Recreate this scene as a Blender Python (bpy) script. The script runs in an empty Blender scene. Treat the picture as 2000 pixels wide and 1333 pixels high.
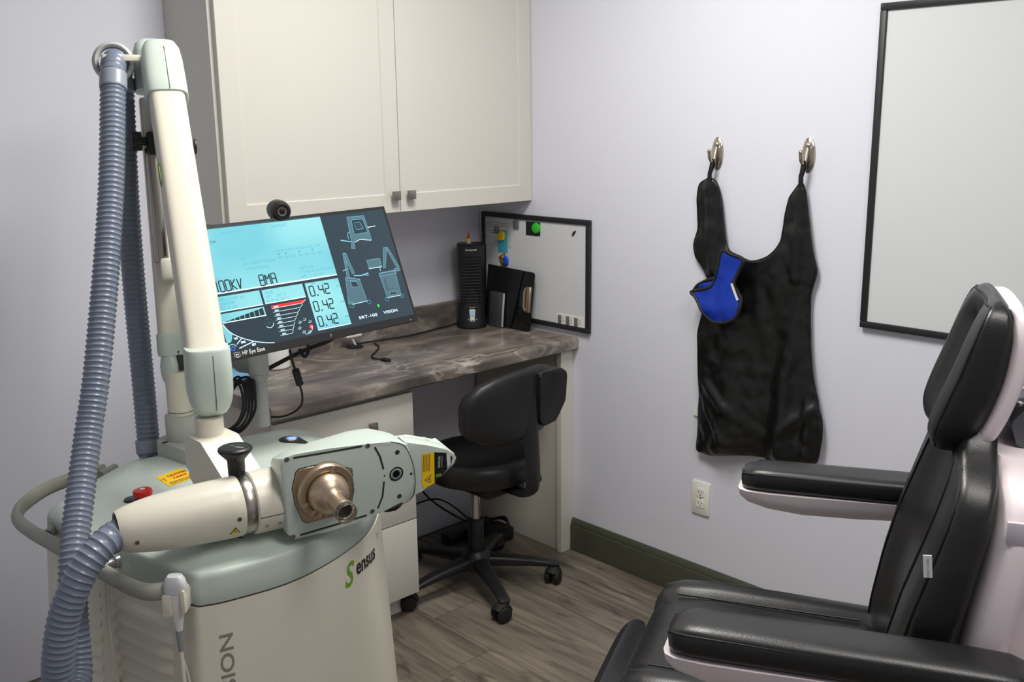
import bpy, bmesh, math, random
from mathutils import Vector, Matrix, noise
from mathutils.geometry import delaunay_2d_cdt

SC = bpy.context.scene
COL = SC.collection
random.seed(7)

# ------------------------------------------------------------------ camera
cd = bpy.data.cameras.new('camera')
cam = bpy.data.objects.new('camera', cd)
COL.objects.link(cam)
cd.sensor_width = 36.0
cd.lens = 1928.16 / 2000.0 * 36.0
cd.clip_start = 0.05
cam.matrix_world = Matrix(((0.72394, 0.15881, -0.67134, -2.5793),
                           (-0.68977, 0.15021, -0.70828, -2.895),
                           (-0.01164, 0.97582, 0.21828, 1.6),
                           (0, 0, 0, 1)))
SC.camera = cam

# ------------------------------------------------------------------ light and exposure
SC.view_settings.view_transform = 'Standard'
SC.view_settings.look = 'None'
SC.view_settings.gamma = 1.0
SC.view_settings.use_curve_mapping = False
SC.view_settings.exposure = 0.0
w = bpy.data.worlds.new('world')
SC.world = w
w.use_nodes = True
w.node_tree.nodes['Background'].inputs[0].default_value = (0.75, 0.8, 0.9, 1)
w.node_tree.nodes['Background'].inputs[1].default_value = 0.05
def ceiling_lamp(name, loc, sx, sy, power, col):
    l = bpy.data.lights.new(name, 'AREA')
    l.shape = 'RECTANGLE'; l.size = sx; l.size_y = sy
    l.energy = power; l.color = col
    o = bpy.data.objects.new(name, l); COL.objects.link(o); o.location = loc
    return o
LAMPS = [((-1.05, -1.30, 2.515), 0.55, 0.55, 32, (1.0, 0.975, 0.925)),
         ((-1.35, -2.75, 2.515), 0.55, 1.15, 21, (1.0, 0.975, 0.925))]
for i, (lc, sx, sy, p, cc) in enumerate(LAMPS):
    ceiling_lamp('ceiling_lamp_light', lc, sx, sy, p, cc)

# ------------------------------------------------------------------ materials
def S(r, g, b):
    f = lambda c: c / 12.92 if c <= 0.04045 else ((c + 0.055) / 1.055) ** 2.4
    return (f(r / 255), f(g / 255), f(b / 255))
MATS = {}
def mat(name, rgb, rough=0.5, metal=0.0, bump=0.0, bscale=200.0, vary=0.0, emit=0.0, coat=0.0, spec=0.5, trans=0.0):
    m = bpy.data.materials.new(name); m.use_nodes = True
    nt = m.node_tree; b = nt.nodes['Principled BSDF']
    b.inputs['Base Color'].default_value = (*rgb, 1)
    b.inputs['Roughness'].default_value = rough
    b.inputs['Metallic'].default_value = metal
    b.inputs['Specular IOR Level'].default_value = spec
    if coat: b.inputs['Coat Weight'].default_value = coat
    if trans: b.inputs['Transmission Weight'].default_value = trans
    if emit:
        b.inputs['Emission Color'].default_value = (*rgb, 1)
        b.inputs['Emission Strength'].default_value = emit
    if bump or vary:
        tc = nt.nodes.new('ShaderNodeTexCoord')
        n = nt.nodes.new('ShaderNodeTexNoise'); n.inputs['Scale'].default_value = bscale
        n.inputs['Detail'].default_value = 4
        nt.links.new(tc.outputs['Object'], n.inputs['Vector'])
        if bump:
            bp = nt.nodes.new('ShaderNodeBump'); bp.inputs['Strength'].default_value = bump
            bp.inputs['Distance'].default_value = 0.002
            nt.links.new(n.outputs['Fac'], bp.inputs['Height'])
            nt.links.new(bp.outputs['Normal'], b.inputs['Normal'])
        if vary:
            n2 = nt.nodes.new('ShaderNodeTexNoise'); n2.inputs['Scale'].default_value = bscale * 0.05
            nt.links.new(tc.outputs['Object'], n2.inputs['Vector'])
            mr = nt.nodes.new('ShaderNodeMapRange')
            mr.inputs['To Min'].default_value = max(0.02, rough - vary); mr.inputs['To Max'].default_value = rough + vary
            nt.links.new(n2.outputs['Fac'], mr.inputs['Value'])
            nt.links.new(mr.outputs['Result'], b.inputs['Roughness'])
    MATS[name] = m
    return m

def floor_material():
    m = bpy.data.materials.new('vinyl_plank'); m.use_nodes = True
    nt = m.node_tree; N = nt.nodes; L = nt.links; b = N['Principled BSDF']
    tc = N.new('ShaderNodeTexCoord'); sp = N.new('ShaderNodeSeparateXYZ'); L.new(tc.outputs['Object'], sp.inputs[0])
    def math_(op, a, bb=None, c=None):
        n = N.new('ShaderNodeMath'); n.operation = op
        for k, v in enumerate((a, bb, c)):
            if v is None: continue
            if isinstance(v, (int, float)): n.inputs[k].default_value = v
            else: L.new(v, n.inputs[k])
        return n.outputs[0]
    px = math_('DIVIDE', math_('ADD', sp.outputs['X'], 0.193), 0.177)
    row = math_('FLOOR', px); fx = math_('SUBTRACT', px, row)
    sh = math_('FRACT', math_('MULTIPLY', math_('SINE', math_('MULTIPLY', row, 12.9898)), 43758.5))
    py = math_('ADD', math_('DIVIDE', sp.outputs['Y'], 1.22), sh)
    ry = math_('FLOOR', py); fy = math_('SUBTRACT', py, ry)
    cid = N.new('ShaderNodeCombineXYZ'); L.new(row, cid.inputs[0]); L.new(ry, cid.inputs[1])
    wn = N.new('ShaderNodeTexWhiteNoise'); wn.noise_dimensions = '3D'; L.new(cid.outputs[0], wn.inputs['Vector'])
    # grain coordinates, shifted per plank
    off = N.new('ShaderNodeVectorMath'); off.operation = 'MULTIPLY_ADD'
    L.new(wn.outputs['Color'], off.inputs[0]); off.inputs[1].default_value = (7, 7, 7); L.new(tc.outputs['Object'], off.inputs[2])
    def grain(sx, sy, det, dist):
        mp = N.new('ShaderNodeMapping'); mp.inputs['Scale'].default_value = (sx, sy, 1); L.new(off.outputs[0], mp.inputs[0])
        n = N.new('ShaderNodeTexNoise'); n.inputs['Scale'].default_value = 1; n.inputs['Detail'].default_value = det
        n.inputs['Distortion'].default_value = dist
        L.new(mp.outputs[0], n.inputs['Vector']); return n.outputs['Fac']
    g1 = grain(60, 3.2, 6, 0.6); g2 = grain(11, 2.0, 3, 1.2); g3 = grain(14, 5.0, 2, 0.8)
    mixv = math_('ADD', math_('MULTIPLY', g1, 0.42), math_('MULTIPLY', g2, 0.58))
    cr = N.new('ShaderNodeValToRGB'); L.new(mixv, cr.inputs[0])
    e = cr.color_ramp.elements
    e[0].position = 0.30; e[0].color = (*S(80, 73, 63), 1)
    e[1].position = 0.68; e[1].color = (*S(148, 139, 124), 1)
    x = cr.color_ramp.elements.new(0.5); x.color = (*S(118, 109, 96), 1)
    # dark knots
    kn = N.new('ShaderNodeMapRange'); kn.inputs['From Min'].default_value = 0.60; kn.inputs['From Max'].default_value = 0.72
    kn.inputs['To Min'].default_value = 1.0; kn.inputs['To Max'].default_value = 0.5; L.new(g3, kn.inputs['Value'])
    tone = N.new('ShaderNodeMapRange'); tone.inputs['To Min'].default_value = 0.8; tone.inputs['To Max'].default_value = 1.12
    L.new(wn.outputs['Value'], tone.inputs['Value'])
    e1 = math_('LESS_THAN', math_('MINIMUM', fx, math_('SUBTRACT', 1.0, fx)), 0.010)
    e2 = math_('LESS_THAN', math_('MINIMUM', fy, math_('SUBTRACT', 1.0, fy)), 0.0014)
    seam = math_('SUBTRACT', 1.0, math_('MULTIPLY', math_('MAXIMUM', e1, e2), 0.40))
    tot = math_('MULTIPLY', math_('MULTIPLY', kn.outputs[0], tone.outputs[0]), seam)
    mul = N.new('ShaderNodeVectorMath'); mul.operation = 'SCALE'; L.new(cr.outputs[0], mul.inputs[0]); L.new(tot, mul.inputs['Scale'])
    L.new(mul.outputs[0], b.inputs['Base Color'])
    b.inputs['Roughness'].default_value = 0.42
    bp = N.new('ShaderNodeBump'); bp.inputs['Strength'].default_value = 0.25; bp.inputs['Distance'].default_value = 0.002
    L.new(mixv, bp.inputs['Height']); L.new(bp.outputs['Normal'], b.inputs['Normal'])
    MATS['vinyl_plank'] = m
floor_material()

def marble_material():
    m = bpy.data.materials.new('laminate_marble'); m.use_nodes = True
    nt = m.node_tree; N = nt.nodes; L = nt.links; b = N['Principled BSDF']
    tc = N.new('ShaderNodeTexCoord')
    def nz(sc, det, dist, mapscale):
        mp = N.new('ShaderNodeMapping'); mp.inputs['Scale'].default_value = mapscale; L.new(tc.outputs['Object'], mp.inputs[0])
        n = N.new('ShaderNodeTexNoise'); n.inputs['Scale'].default_value = sc; n.inputs['Detail'].default_value = det
        n.inputs['Distortion'].default_value = dist; L.new(mp.outputs[0], n.inputs['Vector']); return n.outputs['Fac']
    base = nz(5.2, 5, 0.7, (0.8, 1.6, 1.6))
    cr = N.new('ShaderNodeValToRGB'); L.new(base, cr.inputs[0])
    e = cr.color_ramp.elements
    e[0].position = 0.30; e[0].color = (*S(66, 61, 59), 1); e[1].position = 0.72; e[1].color = (*S(150, 138, 128), 1)
    x = cr.color_ramp.elements.new(0.52); x.color = (*S(108, 100, 94), 1)
    v = nz(4.2, 4, 1.3, (0.9, 1.8, 1.6))
    a = N.new('ShaderNodeMath'); a.operation = 'SUBTRACT'; L.new(v, a.inputs[0]); a.inputs[1].default_value = 0.5
    ab = N.new('ShaderNodeMath'); ab.operation = 'ABSOLUTE'; L.new(a.outputs[0], ab.inputs[0])
    mr = N.new('ShaderNodeMapRange'); mr.inputs['From Min'].default_value = 0.0; mr.inputs['From Max'].default_value = 0.04
    mr.inputs['To Min'].default_value = 0.6; mr.inputs['To Max'].default_value = 0.0; L.new(ab.outputs[0], mr.inputs['Value'])
    md = nz(2.1, 2, 0.5, (1, 1, 1))
    mm = N.new('ShaderNodeMath'); mm.operation = 'MULTIPLY'; L.new(mr.outputs[0], mm.inputs[0])
    mr2 = N.new('ShaderNodeMapRange'); mr2.inputs['From Min'].default_value = 0.42; mr2.inputs['From Max'].default_value = 0.62
    L.new(md, mr2.inputs['Value']); L.new(mr2.outputs[0], mm.inputs[1])
    mx = N.new('ShaderNodeMix'); mx.data_type = 'RGBA'
    L.new(mm.outputs[0], mx.inputs['Factor']); L.new(cr.outputs[0], mx.inputs['A']); mx.inputs['B'].default_value = (*S(205, 196, 184), 1)
    L.new(mx.outputs['Result'], b.inputs['Base Color'])
    b.inputs['Roughness'].default_value = 0.2
    MATS['laminate_marble'] = m
marble_material()

mat('wall_paint', S(218, 219, 229), 0.6, bump=0.08, bscale=350)
mat('ceiling_paint', S(232, 232, 232), 0.8)
mat('baseboard_paint', S(70, 72, 60), 0.4)
mat('cabinet_white', S(210, 207, 198), 0.35, bump=0.02, bscale=120)
mat('cabinet_inside', S(196, 191, 180), 0.5)
mat('pewter', S(150, 142, 132), 0.35, 0.9)
mat('nickel', S(190, 180, 165), 0.25, 1.0)
mat('chrome', S(215, 215, 218), 0.12, 1.0)
mat('steel_brushed', S(178, 172, 164), 0.3, 1.0)
mat('gold_metal', S(198, 178, 154), 0.36, 0.9)
mat('silver_trim', S(205, 205, 205), 0.3, 0.3)
mat('machine_cream', S(226, 221, 204), 0.32, bump=0.02, bscale=400)
mat('machine_sage', S(198, 210, 201), 0.35, bump=0.03, bscale=500)
mat('bracket_gray', S(188, 190, 184), 0.4, bump=0.03, bscale=500)
mat('handle_gray', S(160, 161, 149), 0.38, bump=0.05, bscale=600)
mat('pole_gray', S(196, 197, 194), 0.38, 0.0)
mat('mount_gray', S(146, 148, 150), 0.42, 0.0)
mat('hose_blue', S(122, 131, 148), 0.30)
mat('hose_cuff', S(146, 153, 166), 0.35)
mat('seam_dark', S(60, 62, 58), 0.7)
mat('slot_dark', S(48, 54, 50), 0.6)
mat('black_plastic', S(24, 24, 26), 0.4, bump=0.03, bscale=600)
mat('black_gloss', S(14, 15, 17), 0.15)
mat('black_rubber', S(20, 20, 21), 0.7)
mat('screen_dark', S(35, 48, 57), 0.25, emit=0.6)
mat('screen_line', S(205, 235, 245), 0.3, emit=0.9)
mat('screen_dim', S(62, 88, 100), 0.3, emit=0.62)
mat('screen_ink', S(26, 42, 50), 0.3, emit=0.5)
mat('screen_faint', S(96, 150, 166), 0.3, emit=0.9)
mat('screen_ghost', S(66, 138, 156), 0.3, emit=0.8)
mat('screen_red', S(238, 40, 34), 0.3, emit=0.9)
mat('screen_blue', S(45, 110, 235), 0.3, emit=1.0)
mat('screen_green', S(60, 200, 70), 0.3, emit=0.9)
mat('print_white', S(225, 225, 225), 0.5)
mat('print_gray', S(138, 133, 124), 0.5)
mat('print_black', S(25, 24, 24), 0.5)
mat('print_green', S(105, 165, 30), 0.5)
mat('label_yellow', S(250, 212, 30), 0.45)
mat('label_red', S(205, 40, 30), 0.45)
mat('button_red', S(215, 32, 26), 0.3)
mat('lamp_blue', S(120, 150, 255), 0.3, emit=1.6)
mat('leather_black', S(27, 27, 28), 0.34, bump=0.16, bscale=420, vary=0.05)
mat('vinyl_black', S(24, 24, 25), 0.42, bump=0.12, bscale=350, vary=0.05)
mat('stitch_dark', S(13, 13, 14), 0.6)
mat('shell_pink', S(236, 224, 228), 0.35)
mat('shell_gray', S(208, 198, 205), 0.4)
mat('apron_nylon', S(11, 12, 12), 0.33, bump=0.05, bscale=900, vary=0.06)
mat('trim_black', S(18, 18, 19), 0.6)
mat('collar_blue', S(12, 50, 160), 0.33, bump=0.1, bscale=900)
mat('paper_white', S(228, 228, 224), 0.7)
mat('paper_gray', S(196, 198, 198), 0.7)
mat('board_white', S(211, 213, 215), 0.22)
mat('frame_black', S(28, 30, 32), 0.45)
mat('sticky_teal', S(70, 178, 196), 0.7)
mat('magnet_yellow', S(245, 200, 20), 0.4)
mat('magnet_blue', S(20, 80, 205), 0.35)
mat('magnet_green', S(50, 185, 50), 0.35)
mat('magnet_gray', S(130, 130, 132), 0.4, 0.5)
mat('photo_brown', S(150, 84, 50), 0.5)
mat('clip_metal', S(196, 180, 160), 0.3, 0.9)
mat('tablet_gray', S(96, 98, 102), 0.35, 0.6)
mat('panel_label', S(150, 195, 235), 0.4)
mat('plate_ivory', S(236, 234, 226), 0.4)
mat('clear_plastic', S(235, 235, 232), 0.08, trans=0.95)
mat('item_blue', S(120, 180, 220), 0.5)
mat('lamp_diffuser', S(255, 248, 235), 0.5, emit=3.0)

def screen_cyan():
    m = bpy.data.materials.new('screen_cyan'); m.use_nodes = True
    nt = m.node_tree; N = nt.nodes; L = nt.links; b = N['Principled BSDF']
    # uneven LCD backlight glow, put into the emission colour as soft noise
    tc = N.new('ShaderNodeTexCoord'); n = N.new('ShaderNodeTexNoise'); n.inputs['Scale'].default_value = 6.0
    n.inputs['Detail'].default_value = 0
    L.new(tc.outputs['Object'], n.inputs['Vector'])
    cr = N.new('ShaderNodeValToRGB'); L.new(n.outputs['Fac'], cr.inputs[0])
    e = cr.color_ramp.elements
    e[0].position = 0.3; e[0].color = (*S(118, 212, 228), 1); e[1].position = 0.7; e[1].color = (*S(168, 244, 247), 1)
    b.inputs['Base Color'].default_value = (0.02, 0.03, 0.03, 1); b.inputs['Roughness'].default_value = 0.3
    L.new(cr.outputs[0], b.inputs['Emission Color']); b.inputs['Emission Strength'].default_value = 0.95
    MATS['screen_cyan'] = m
screen_cyan()

# ------------------------------------------------------------------ mesh helpers
def frame(o, x, y, z=None):
    x = Vector(x).normalized(); y = Vector(y)
    z = x.cross(y).normalized() if z is None else Vector(z).normalized()
    y = z.cross(x).normalized()
    m = Matrix.Identity(4)
    for i in range(3):
        m[i][0], m[i][1], m[i][2], m[i][3] = x[i], y[i], z[i], o[i]
    return m
def axis_frame(p0, p1):
    z = (Vector(p1) - Vector(p0)).normalized()
    x = Vector((0, 0, 1)).cross(z) if abs(z.z) < 0.95 else Vector((0, 1, 0)).cross(z)
    x.normalize(); y = z.cross(x)
    m = Matrix.Identity(4)
    for i in range(3):
        m[i][0], m[i][1], m[i][2], m[i][3] = x[i], y[i], z[i], p0[i]
    return m
ID = Matrix.Identity(4)
def T(x, y, z): return Matrix.Translation((x, y, z))
def RZ(a): return Matrix.Rotation(a, 4, 'Z')

def spline(pts, n=8, closed=False):
    P = [Vector(p) for p in pts]; out = []; N_ = len(P)
    rng = range(N_ if closed else N_ - 1)
    g = (lambda i: P[i % N_]) if closed else (lambda i: P[max(0, min(N_ - 1, i))])
    for i in rng:
        a, b, c, d = g(i - 1), g(i), g(i + 1), g(i + 2)
        for k in range(n):
            t = k / n
            out.append(0.5 * ((2 * b) + (c - a) * t + (2 * a - 5 * b + 4 * c - d) * t * t + (3 * b - a - 3 * c + d) * t ** 3))
    if not closed: out.append(P[-1].copy())
    return out
def roundpoly(pts, r, seg=5):
    """2D polygon with rounded corners; r a number or one per corner"""
    out = []; n = len(pts)
    for i in range(n):
        p = Vector(pts[i]).to_2d(); a = Vector(pts[i - 1]).to_2d(); b = Vector(pts[(i + 1) % n]).to_2d()
        ri = r[i] if isinstance(r, (list, tuple)) else r
        u = (a - p); v = (b - p); lu, lv = u.length, v.length
        u.normalize(); v.normalize()
        ang = math.acos(max(-1, min(1, u.dot(v))))
        if ri <= 1e-5 or ang > 3.1: out.append((p.x, p.y)); continue
        d = min(ri / math.tan(ang / 2), lu * 0.49, lv * 0.49)
        s, e_ = p + u * d, p + v * d
        for k in range(seg + 1):
            t = k / seg
            q = s * (1 - t) ** 2 + p * 2 * t * (1 - t) + e_ * t * t
            out.append((q.x, q.y))
    return out
def rrect(w_, h_, r, seg=5, cx=0, cy=0):
    return roundpoly([(cx - w_ / 2, cy - h_ / 2), (cx + w_ / 2, cy - h_ / 2), (cx + w_ / 2, cy + h_ / 2), (cx - w_ / 2, cy + h_ / 2)], r, seg)
def superell(a, b, e=2.5, n=40):
    o = []
    for k in range(n):
        t = 2 * math.pi * k / n; c, s = math.cos(t), math.sin(t)
        o.append((a * math.copysign(abs(c) ** (2 / e), c), b * math.copysign(abs(s) ** (2 / e), s)))
    return o

class MB:
    def __init__(self): self.V = []; self.F = []; self.MI = []
    def add(self, V, F, M=ID, mi=0):
        o = len(self.V)
        self.V += [M @ Vector(v) for v in V]
        self.F += [tuple(i + o for i in f) for f in F]
        self.MI += [mi] * len(F)
        return self
    def from_bm(self, bm, M=ID, mi=0):
        bm.verts.index_update()
        self.add([v.co.copy() for v in bm.verts], [[v.index for v in f.verts] for f in bm.faces], M, mi); bm.free(); return self
    def box(self, lo, hi, bev=0.0, seg=2, M=ID, mi=0):
        bm = bmesh.new(); bmesh.ops.create_cube(bm, size=1)
        for v in bm.verts:
            v.co = Vector(((lo[k] + hi[k]) / 2 + v.co[k] * (hi[k] - lo[k]) for k in range(3)))
        if bev: bmesh.ops.bevel(bm, geom=list(bm.edges), offset=bev, segments=seg, profile=0.5, affect='EDGES')
        return self.from_bm(bm, M, mi)
    def prism(self, poly, z0, z1, bev=0.0, seg=2, M=ID, mi=0, ends='both'):
        bm = bmesh.new(); n = len(poly)
        a = [bm.verts.new((p[0], p[1], z0)) for p in poly]; b = [bm.verts.new((p[0], p[1], z1)) for p in poly]
        f0 = bm.faces.new(a[::-1]); f1 = bm.faces.new(b)
        for i in range(n): bm.faces.new((a[i], a[(i + 1) % n], b[(i + 1) % n], b[i]))
        if bev:
            ed = []
            if ends in ('both', 'bottom'): ed += list(f0.edges)
            if ends in ('both', 'top'): ed += list(f1.edges)
            bmesh.ops.bevel(bm, geom=ed, offset=bev, segments=seg, profile=0.5, affect='EDGES')
        bmesh.ops.recalc_face_normals(bm, faces=list(bm.faces))
        return self.from_bm(bm, M, mi)
    def flat(self, poly, z=0.0, M=ID, mi=0):
        return self.add([(p[0], p[1], z) for p in poly], [tuple(range(len(poly)))], M, mi)
    def loft(self, rings, cap=(True, True), closed=True, M=ID, mi=0):
        V = []; F = []; n = len(rings[0])
        for r in rings: V += [Vector(p) for p in r]
        for k in range(len(rings) - 1):
            for i in range(n if closed else n - 1):
                j = (i + 1) % n
                F.append((k * n + i, k * n + j, (k + 1) * n + j, (k + 1) * n + i))
        if cap[0]: F.append(tuple(range(n))[::-1])
        if cap[1]: F.append(tuple((len(rings) - 1) * n + i for i in range(n)))
        return self.add(V, F, M, mi)
    def lathe(self, prof, M=ID, n=32, cap=(True, True), mi=0, sx=1, sy=1):
        rings = [[(r * math.cos(2 * math.pi * k / n) * sx, r * math.sin(2 * math.pi * k / n) * sy, h) for k in range(n)] for r, h in prof]
        return self.loft(rings, cap, True, M, mi)
    def cyl(self, p0, p1, r0, r1=None, n=24, bev=0.0, mi=0):
        r1 = r0 if r1 is None else r1
        h = (Vector(p1) - Vector(p0)).length
        pr = [(r0, 0), (r1, h)] if not bev else [(r0 - bev, 0), (r0 - bev * .3, bev * .3), (r0, bev), (r1, h - bev), (r1 - bev * .3, h - bev * .3), (r1 - bev, h)]
        return self.lathe(pr, axis_frame(p0, p1), n, mi=mi)
    def ball(self, c, r, n=20, mi=0, M=None):
        r = (r, r, r) if isinstance(r, (int, float)) else r
        bm = bmesh.new(); bmesh.ops.create_uvsphere(bm, u_segments=n, v_segments=max(6, n // 2), radius=1)
        return self.from_bm(bm, (M or ID) @ T(*c) @ Matrix.Diagonal((*r, 1)), mi)
    def tube(self, path, r, n=12, cap=True, closed=False, mi=0, flat=1.0, up=None):
        P = [Vector(p) for p in path]; N_ = len(P)
        R = r if isinstance(r, (list, tuple)) else [r] * N_
        tan = []
        for i in range(N_):
            a = P[i - 1] if (i > 0 or closed) else P[i]; b = P[(i + 1) % N_] if (i < N_ - 1 or closed) else P[i]
            t = b - a; tan.append(t.normalized() if t.length > 1e-9 else Vector((0, 0, 1)))
        nx = Vector(up) if up else (Vector((0, 0, 1)) if abs(tan[0].z) < 0.9 else Vector((1, 0, 0)))
        nx = (nx - tan[0] * nx.dot(tan[0])).normalized()
        rings = []
        for i in range(N_):
            nx = (nx - tan[i] * nx.dot(tan[i])).normalized(); ny = tan[i].cross(nx)
            rings.append([P[i] + nx * (R[i] * math.cos(2 * math.pi * k / n)) + ny * (R[i] * flat * math.sin(2 * math.pi * k / n)) for k in range(n)])
        if closed: rings.append(rings[0])
        return self.loft(rings, (cap and not closed, cap and not closed), True, ID, mi)
    def ribbon(self, path, w_, t, up, mi=0):
        """flat strip along path; width direction = up"""
        P = [Vector(p) for p in path]; up = Vector(up).normalized(); rings = []
        for i, p in enumerate(P):
            tg = (P[min(i + 1, len(P) - 1)] - P[max(i - 1, 0)]).normalized()
            wd = (up - tg * up.dot(tg)).normalized(); nn = tg.cross(wd)
            rings.append([p + wd * w_ / 2 + nn * t / 2, p - wd * w_ / 2 + nn * t / 2, p - wd * w_ / 2 - nn * t / 2, p + wd * w_ / 2 - nn * t / 2])
        return self.loft(rings, (True, True), True, ID, mi)
    def text(self, body, size, M=ID, mi=0, shear=0.0, bold=0.0, align='LEFT', fn=None, sx=1.0):
        c = bpy.data.curves.new('lettering', 'FONT'); c.body = body; c.size = size; c.shear = shear; c.offset = bold
        c.align_x = align; c.resolution_u = 3
        o = bpy.data.objects.new('lettering', c); COL.objects.link(o)
        dg = bpy.context.evaluated_depsgraph_get(); me = bpy.data.meshes.new_from_object(o.evaluated_get(dg))
        V = [Vector((v.co.x * sx, v.co.y, v.co.z)) for v in me.vertices]
        if fn: V = [fn(v.x, v.y) for v in V]
        self.add(V, [tuple(p.vertices) for p in me.polygons], M, mi)
        bpy.data.objects.remove(o); bpy.data.meshes.remove(me); bpy.data.curves.remove(c)
        return self
    def build(self, name, mats, parent=None, angle=38, weld=True):
        me = bpy.data.meshes.new(name)
        off = Vector((0, 0, 0)); p = parent
        while p is not None: off += p.location; p = p.parent
        me.from_pydata([v - off for v in self.V], [], self.F)
        for m in (mats if isinstance(mats, (list, tuple)) else [mats]): me.materials.append(MATS[m])
        me.polygons.foreach_set('material_index', self.MI)
        me.polygons.foreach_set('use_smooth', [True] * len(me.polygons))
        me.update(); me.set_sharp_from_angle(angle=math.radians(angle))
        o = bpy.data.objects.new(name, me); COL.objects.link(o)
        if parent is not None: o.parent = parent
        return o

def tag(o, label, cat, group=None):
    o['label'] = label; o['category'] = cat
    if group: o['group'] = group
    return o
def thing(name, label, cat, loc, group=None):
    o = bpy.data.objects.new(name, None); COL.objects.link(o); o.location = loc; o.empty_display_size = 0.05
    return tag(o, label, cat, group)
def struct(o): o['kind'] = 'structure'; return o
def sub(mb, name, mats, part, angle=38): return mb.build(name, mats, part, angle)

def sheet(outline, holes_pts, fn, step=0.02):
    """triangulated sheet inside a 2D outline, lifted into 3D by fn(x, y, dist_to_edge)"""
    O = [Vector(p) for p in outline]; n = len(O)
    def inside(p):
        c = False
        for i in range(n):
            a, b = O[i], O[i - 1]
            if (a.y > p.y) != (b.y > p.y) and p.x < (b.x - a.x) * (p.y - a.y) / (b.y - a.y) + a.x: c = not c
        return c
    def dist(p):
        best = 9
        for i in range(n):
            a, b = O[i - 1], O[i]; ab = b - a
            t = max(0, min(1, (p - a).dot(ab) / max(1e-12, ab.length_squared))); best = min(best, (p - a - ab * t).length)
        return best
    pts = list(O); x0 = min(p.x for p in O); x1 = max(p.x for p in O); y0 = min(p.y for p in O); y1 = max(p.y for p in O)
    j = 0; y = y0
    while y < y1:
        x = x0 + (step / 2 if j % 2 else 0)
        while x < x1:
            p = Vector((x, y))
            if inside(p) and dist(p) > step * 0.45: pts.append(p)
            x += step
        y += step * 0.866; j += 1
    ed = [(i, (i + 1) % n) for i in range(n)]
    r = delaunay_2d_cdt(pts, ed, [], 1, 1e-6)
    return [fn(v.x, v.y, dist(v)) for v in r[0]], [tuple(f) for f in r[2]]

# ================================================================== ROOM
XL, YF, ZC = -3.55, -4.35, 2.52
struct(MB().box((XL, YF, -0.06), (0, 0, 0)).build('floor', 'vinyl_plank'))
struct(MB().box((XL - .1, 0, -0.06), (0.1, 0.1, ZC + .06)).build('wall_back', 'wall_paint'))
struct(MB().box((0, YF - .1, -0.06), (0.1, 0, ZC + .06)).build('wall_right', 'wall_paint'))
struct(MB().box((XL - .1, YF - .1, -0.06), (XL, 0, ZC + .06)).build('wall_left', 'wall_paint'))
struct(MB().box((XL, YF - .1, -0.06), (0, YF, ZC + .06)).build('wall_front', 'wall_paint'))
struct(MB().box((XL, YF, ZC), (0, 0, ZC + .06)).build('ceiling', 'ceiling_paint'))
BB = [(0, 0), (0.016, 0), (0.016, 0.098), (0.0155, 0.0995), (0.0125, 0.1005), (0.0125, 0.104), (0.011, 0.112), (0.0075, 0.120), (0.004, 0.125), (0, 0.126)]
def baseboard(name, M, length):
    struct(MB().prism(BB, 0, length, M=M).build(name, 'baseboard_paint', angle=25))
baseboard('baseboard_right', frame((-0.0005, YF, 0.0005), (-1, 0, 0), (0, 0, 1), (0, 1, 0)), -YF - 0.017)
baseboard('baseboard_back', frame((XL, -0.0005, 0.0005), (0, -1, 0), (0, 0, 1), (1, 0, 0)), -XL)
for lc, sx, sy, p, cc in LAMPS:
    t = thing('ceiling_light', 'flat square ceiling light panel above the desk and chair' if lc[0] > -1.2 else 'long flat ceiling light panel nearest the camera',
              'ceiling light', (lc[0], lc[1], ZC))
    MB().box((lc[0] - sx / 2 - .02, lc[1] - sy / 2 - .02, ZC - .004), (lc[0] + sx / 2 + .02, lc[1] + sy / 2 + .02, ZC - .0005), .001).build('frame', 'plate_ivory', t)

# ================================================================== UPPER CABINET
DY = -0.2905
def shaker_door(mb, x0, x1, z0, z1, yb, yf, rail=0.058, depth=0.0045, slope=0.003):
    def loop(i, y): return [(x0 + i, y, z0 + i), (x1 - i, y, z0 + i), (x1 - i, y, z1 - i), (x0 + i, y, z1 - i)]
    mb.loft([loop(0, yb), loop(0, yf + .0012), loop(.0012, yf), loop(rail, yf), loop(rail + slope, yf + depth)], (True, True))
uc = thing('wall_cabinet', 'white two-door shaker wall cabinet mounted above the desk counter', 'cabinet', (-0.61, -0.001, 1.31))
MB().box((-1.2265, -0.268, 1.312), (-0.001, -0.001, 2.14), .0008, 1).build('body', 'cabinet_white', uc)
def knob(part, x, z, yf):
    m = MB(); m.cyl((x, yf, z), (x, yf - .014, z), .005, n=12); m.box((x - .0145, yf - .024, z - .0145), (x + .0145, yf - .013, z + .0145), .0015)
    m.build('knob', 'pewter', part)
for x0, x1, kx, lab in ((-1.2165, -0.6055, -0.6335, 1), (-0.603, -0.0025, -0.572, 2)):
    m = MB(); shaker_door(m, x0, x1, 1.311, 2.13, -0.269, DY)
    d = m.build('door', 'cabinet_white', uc, 25)
    knob(d, kx, 1.366, DY)

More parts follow.
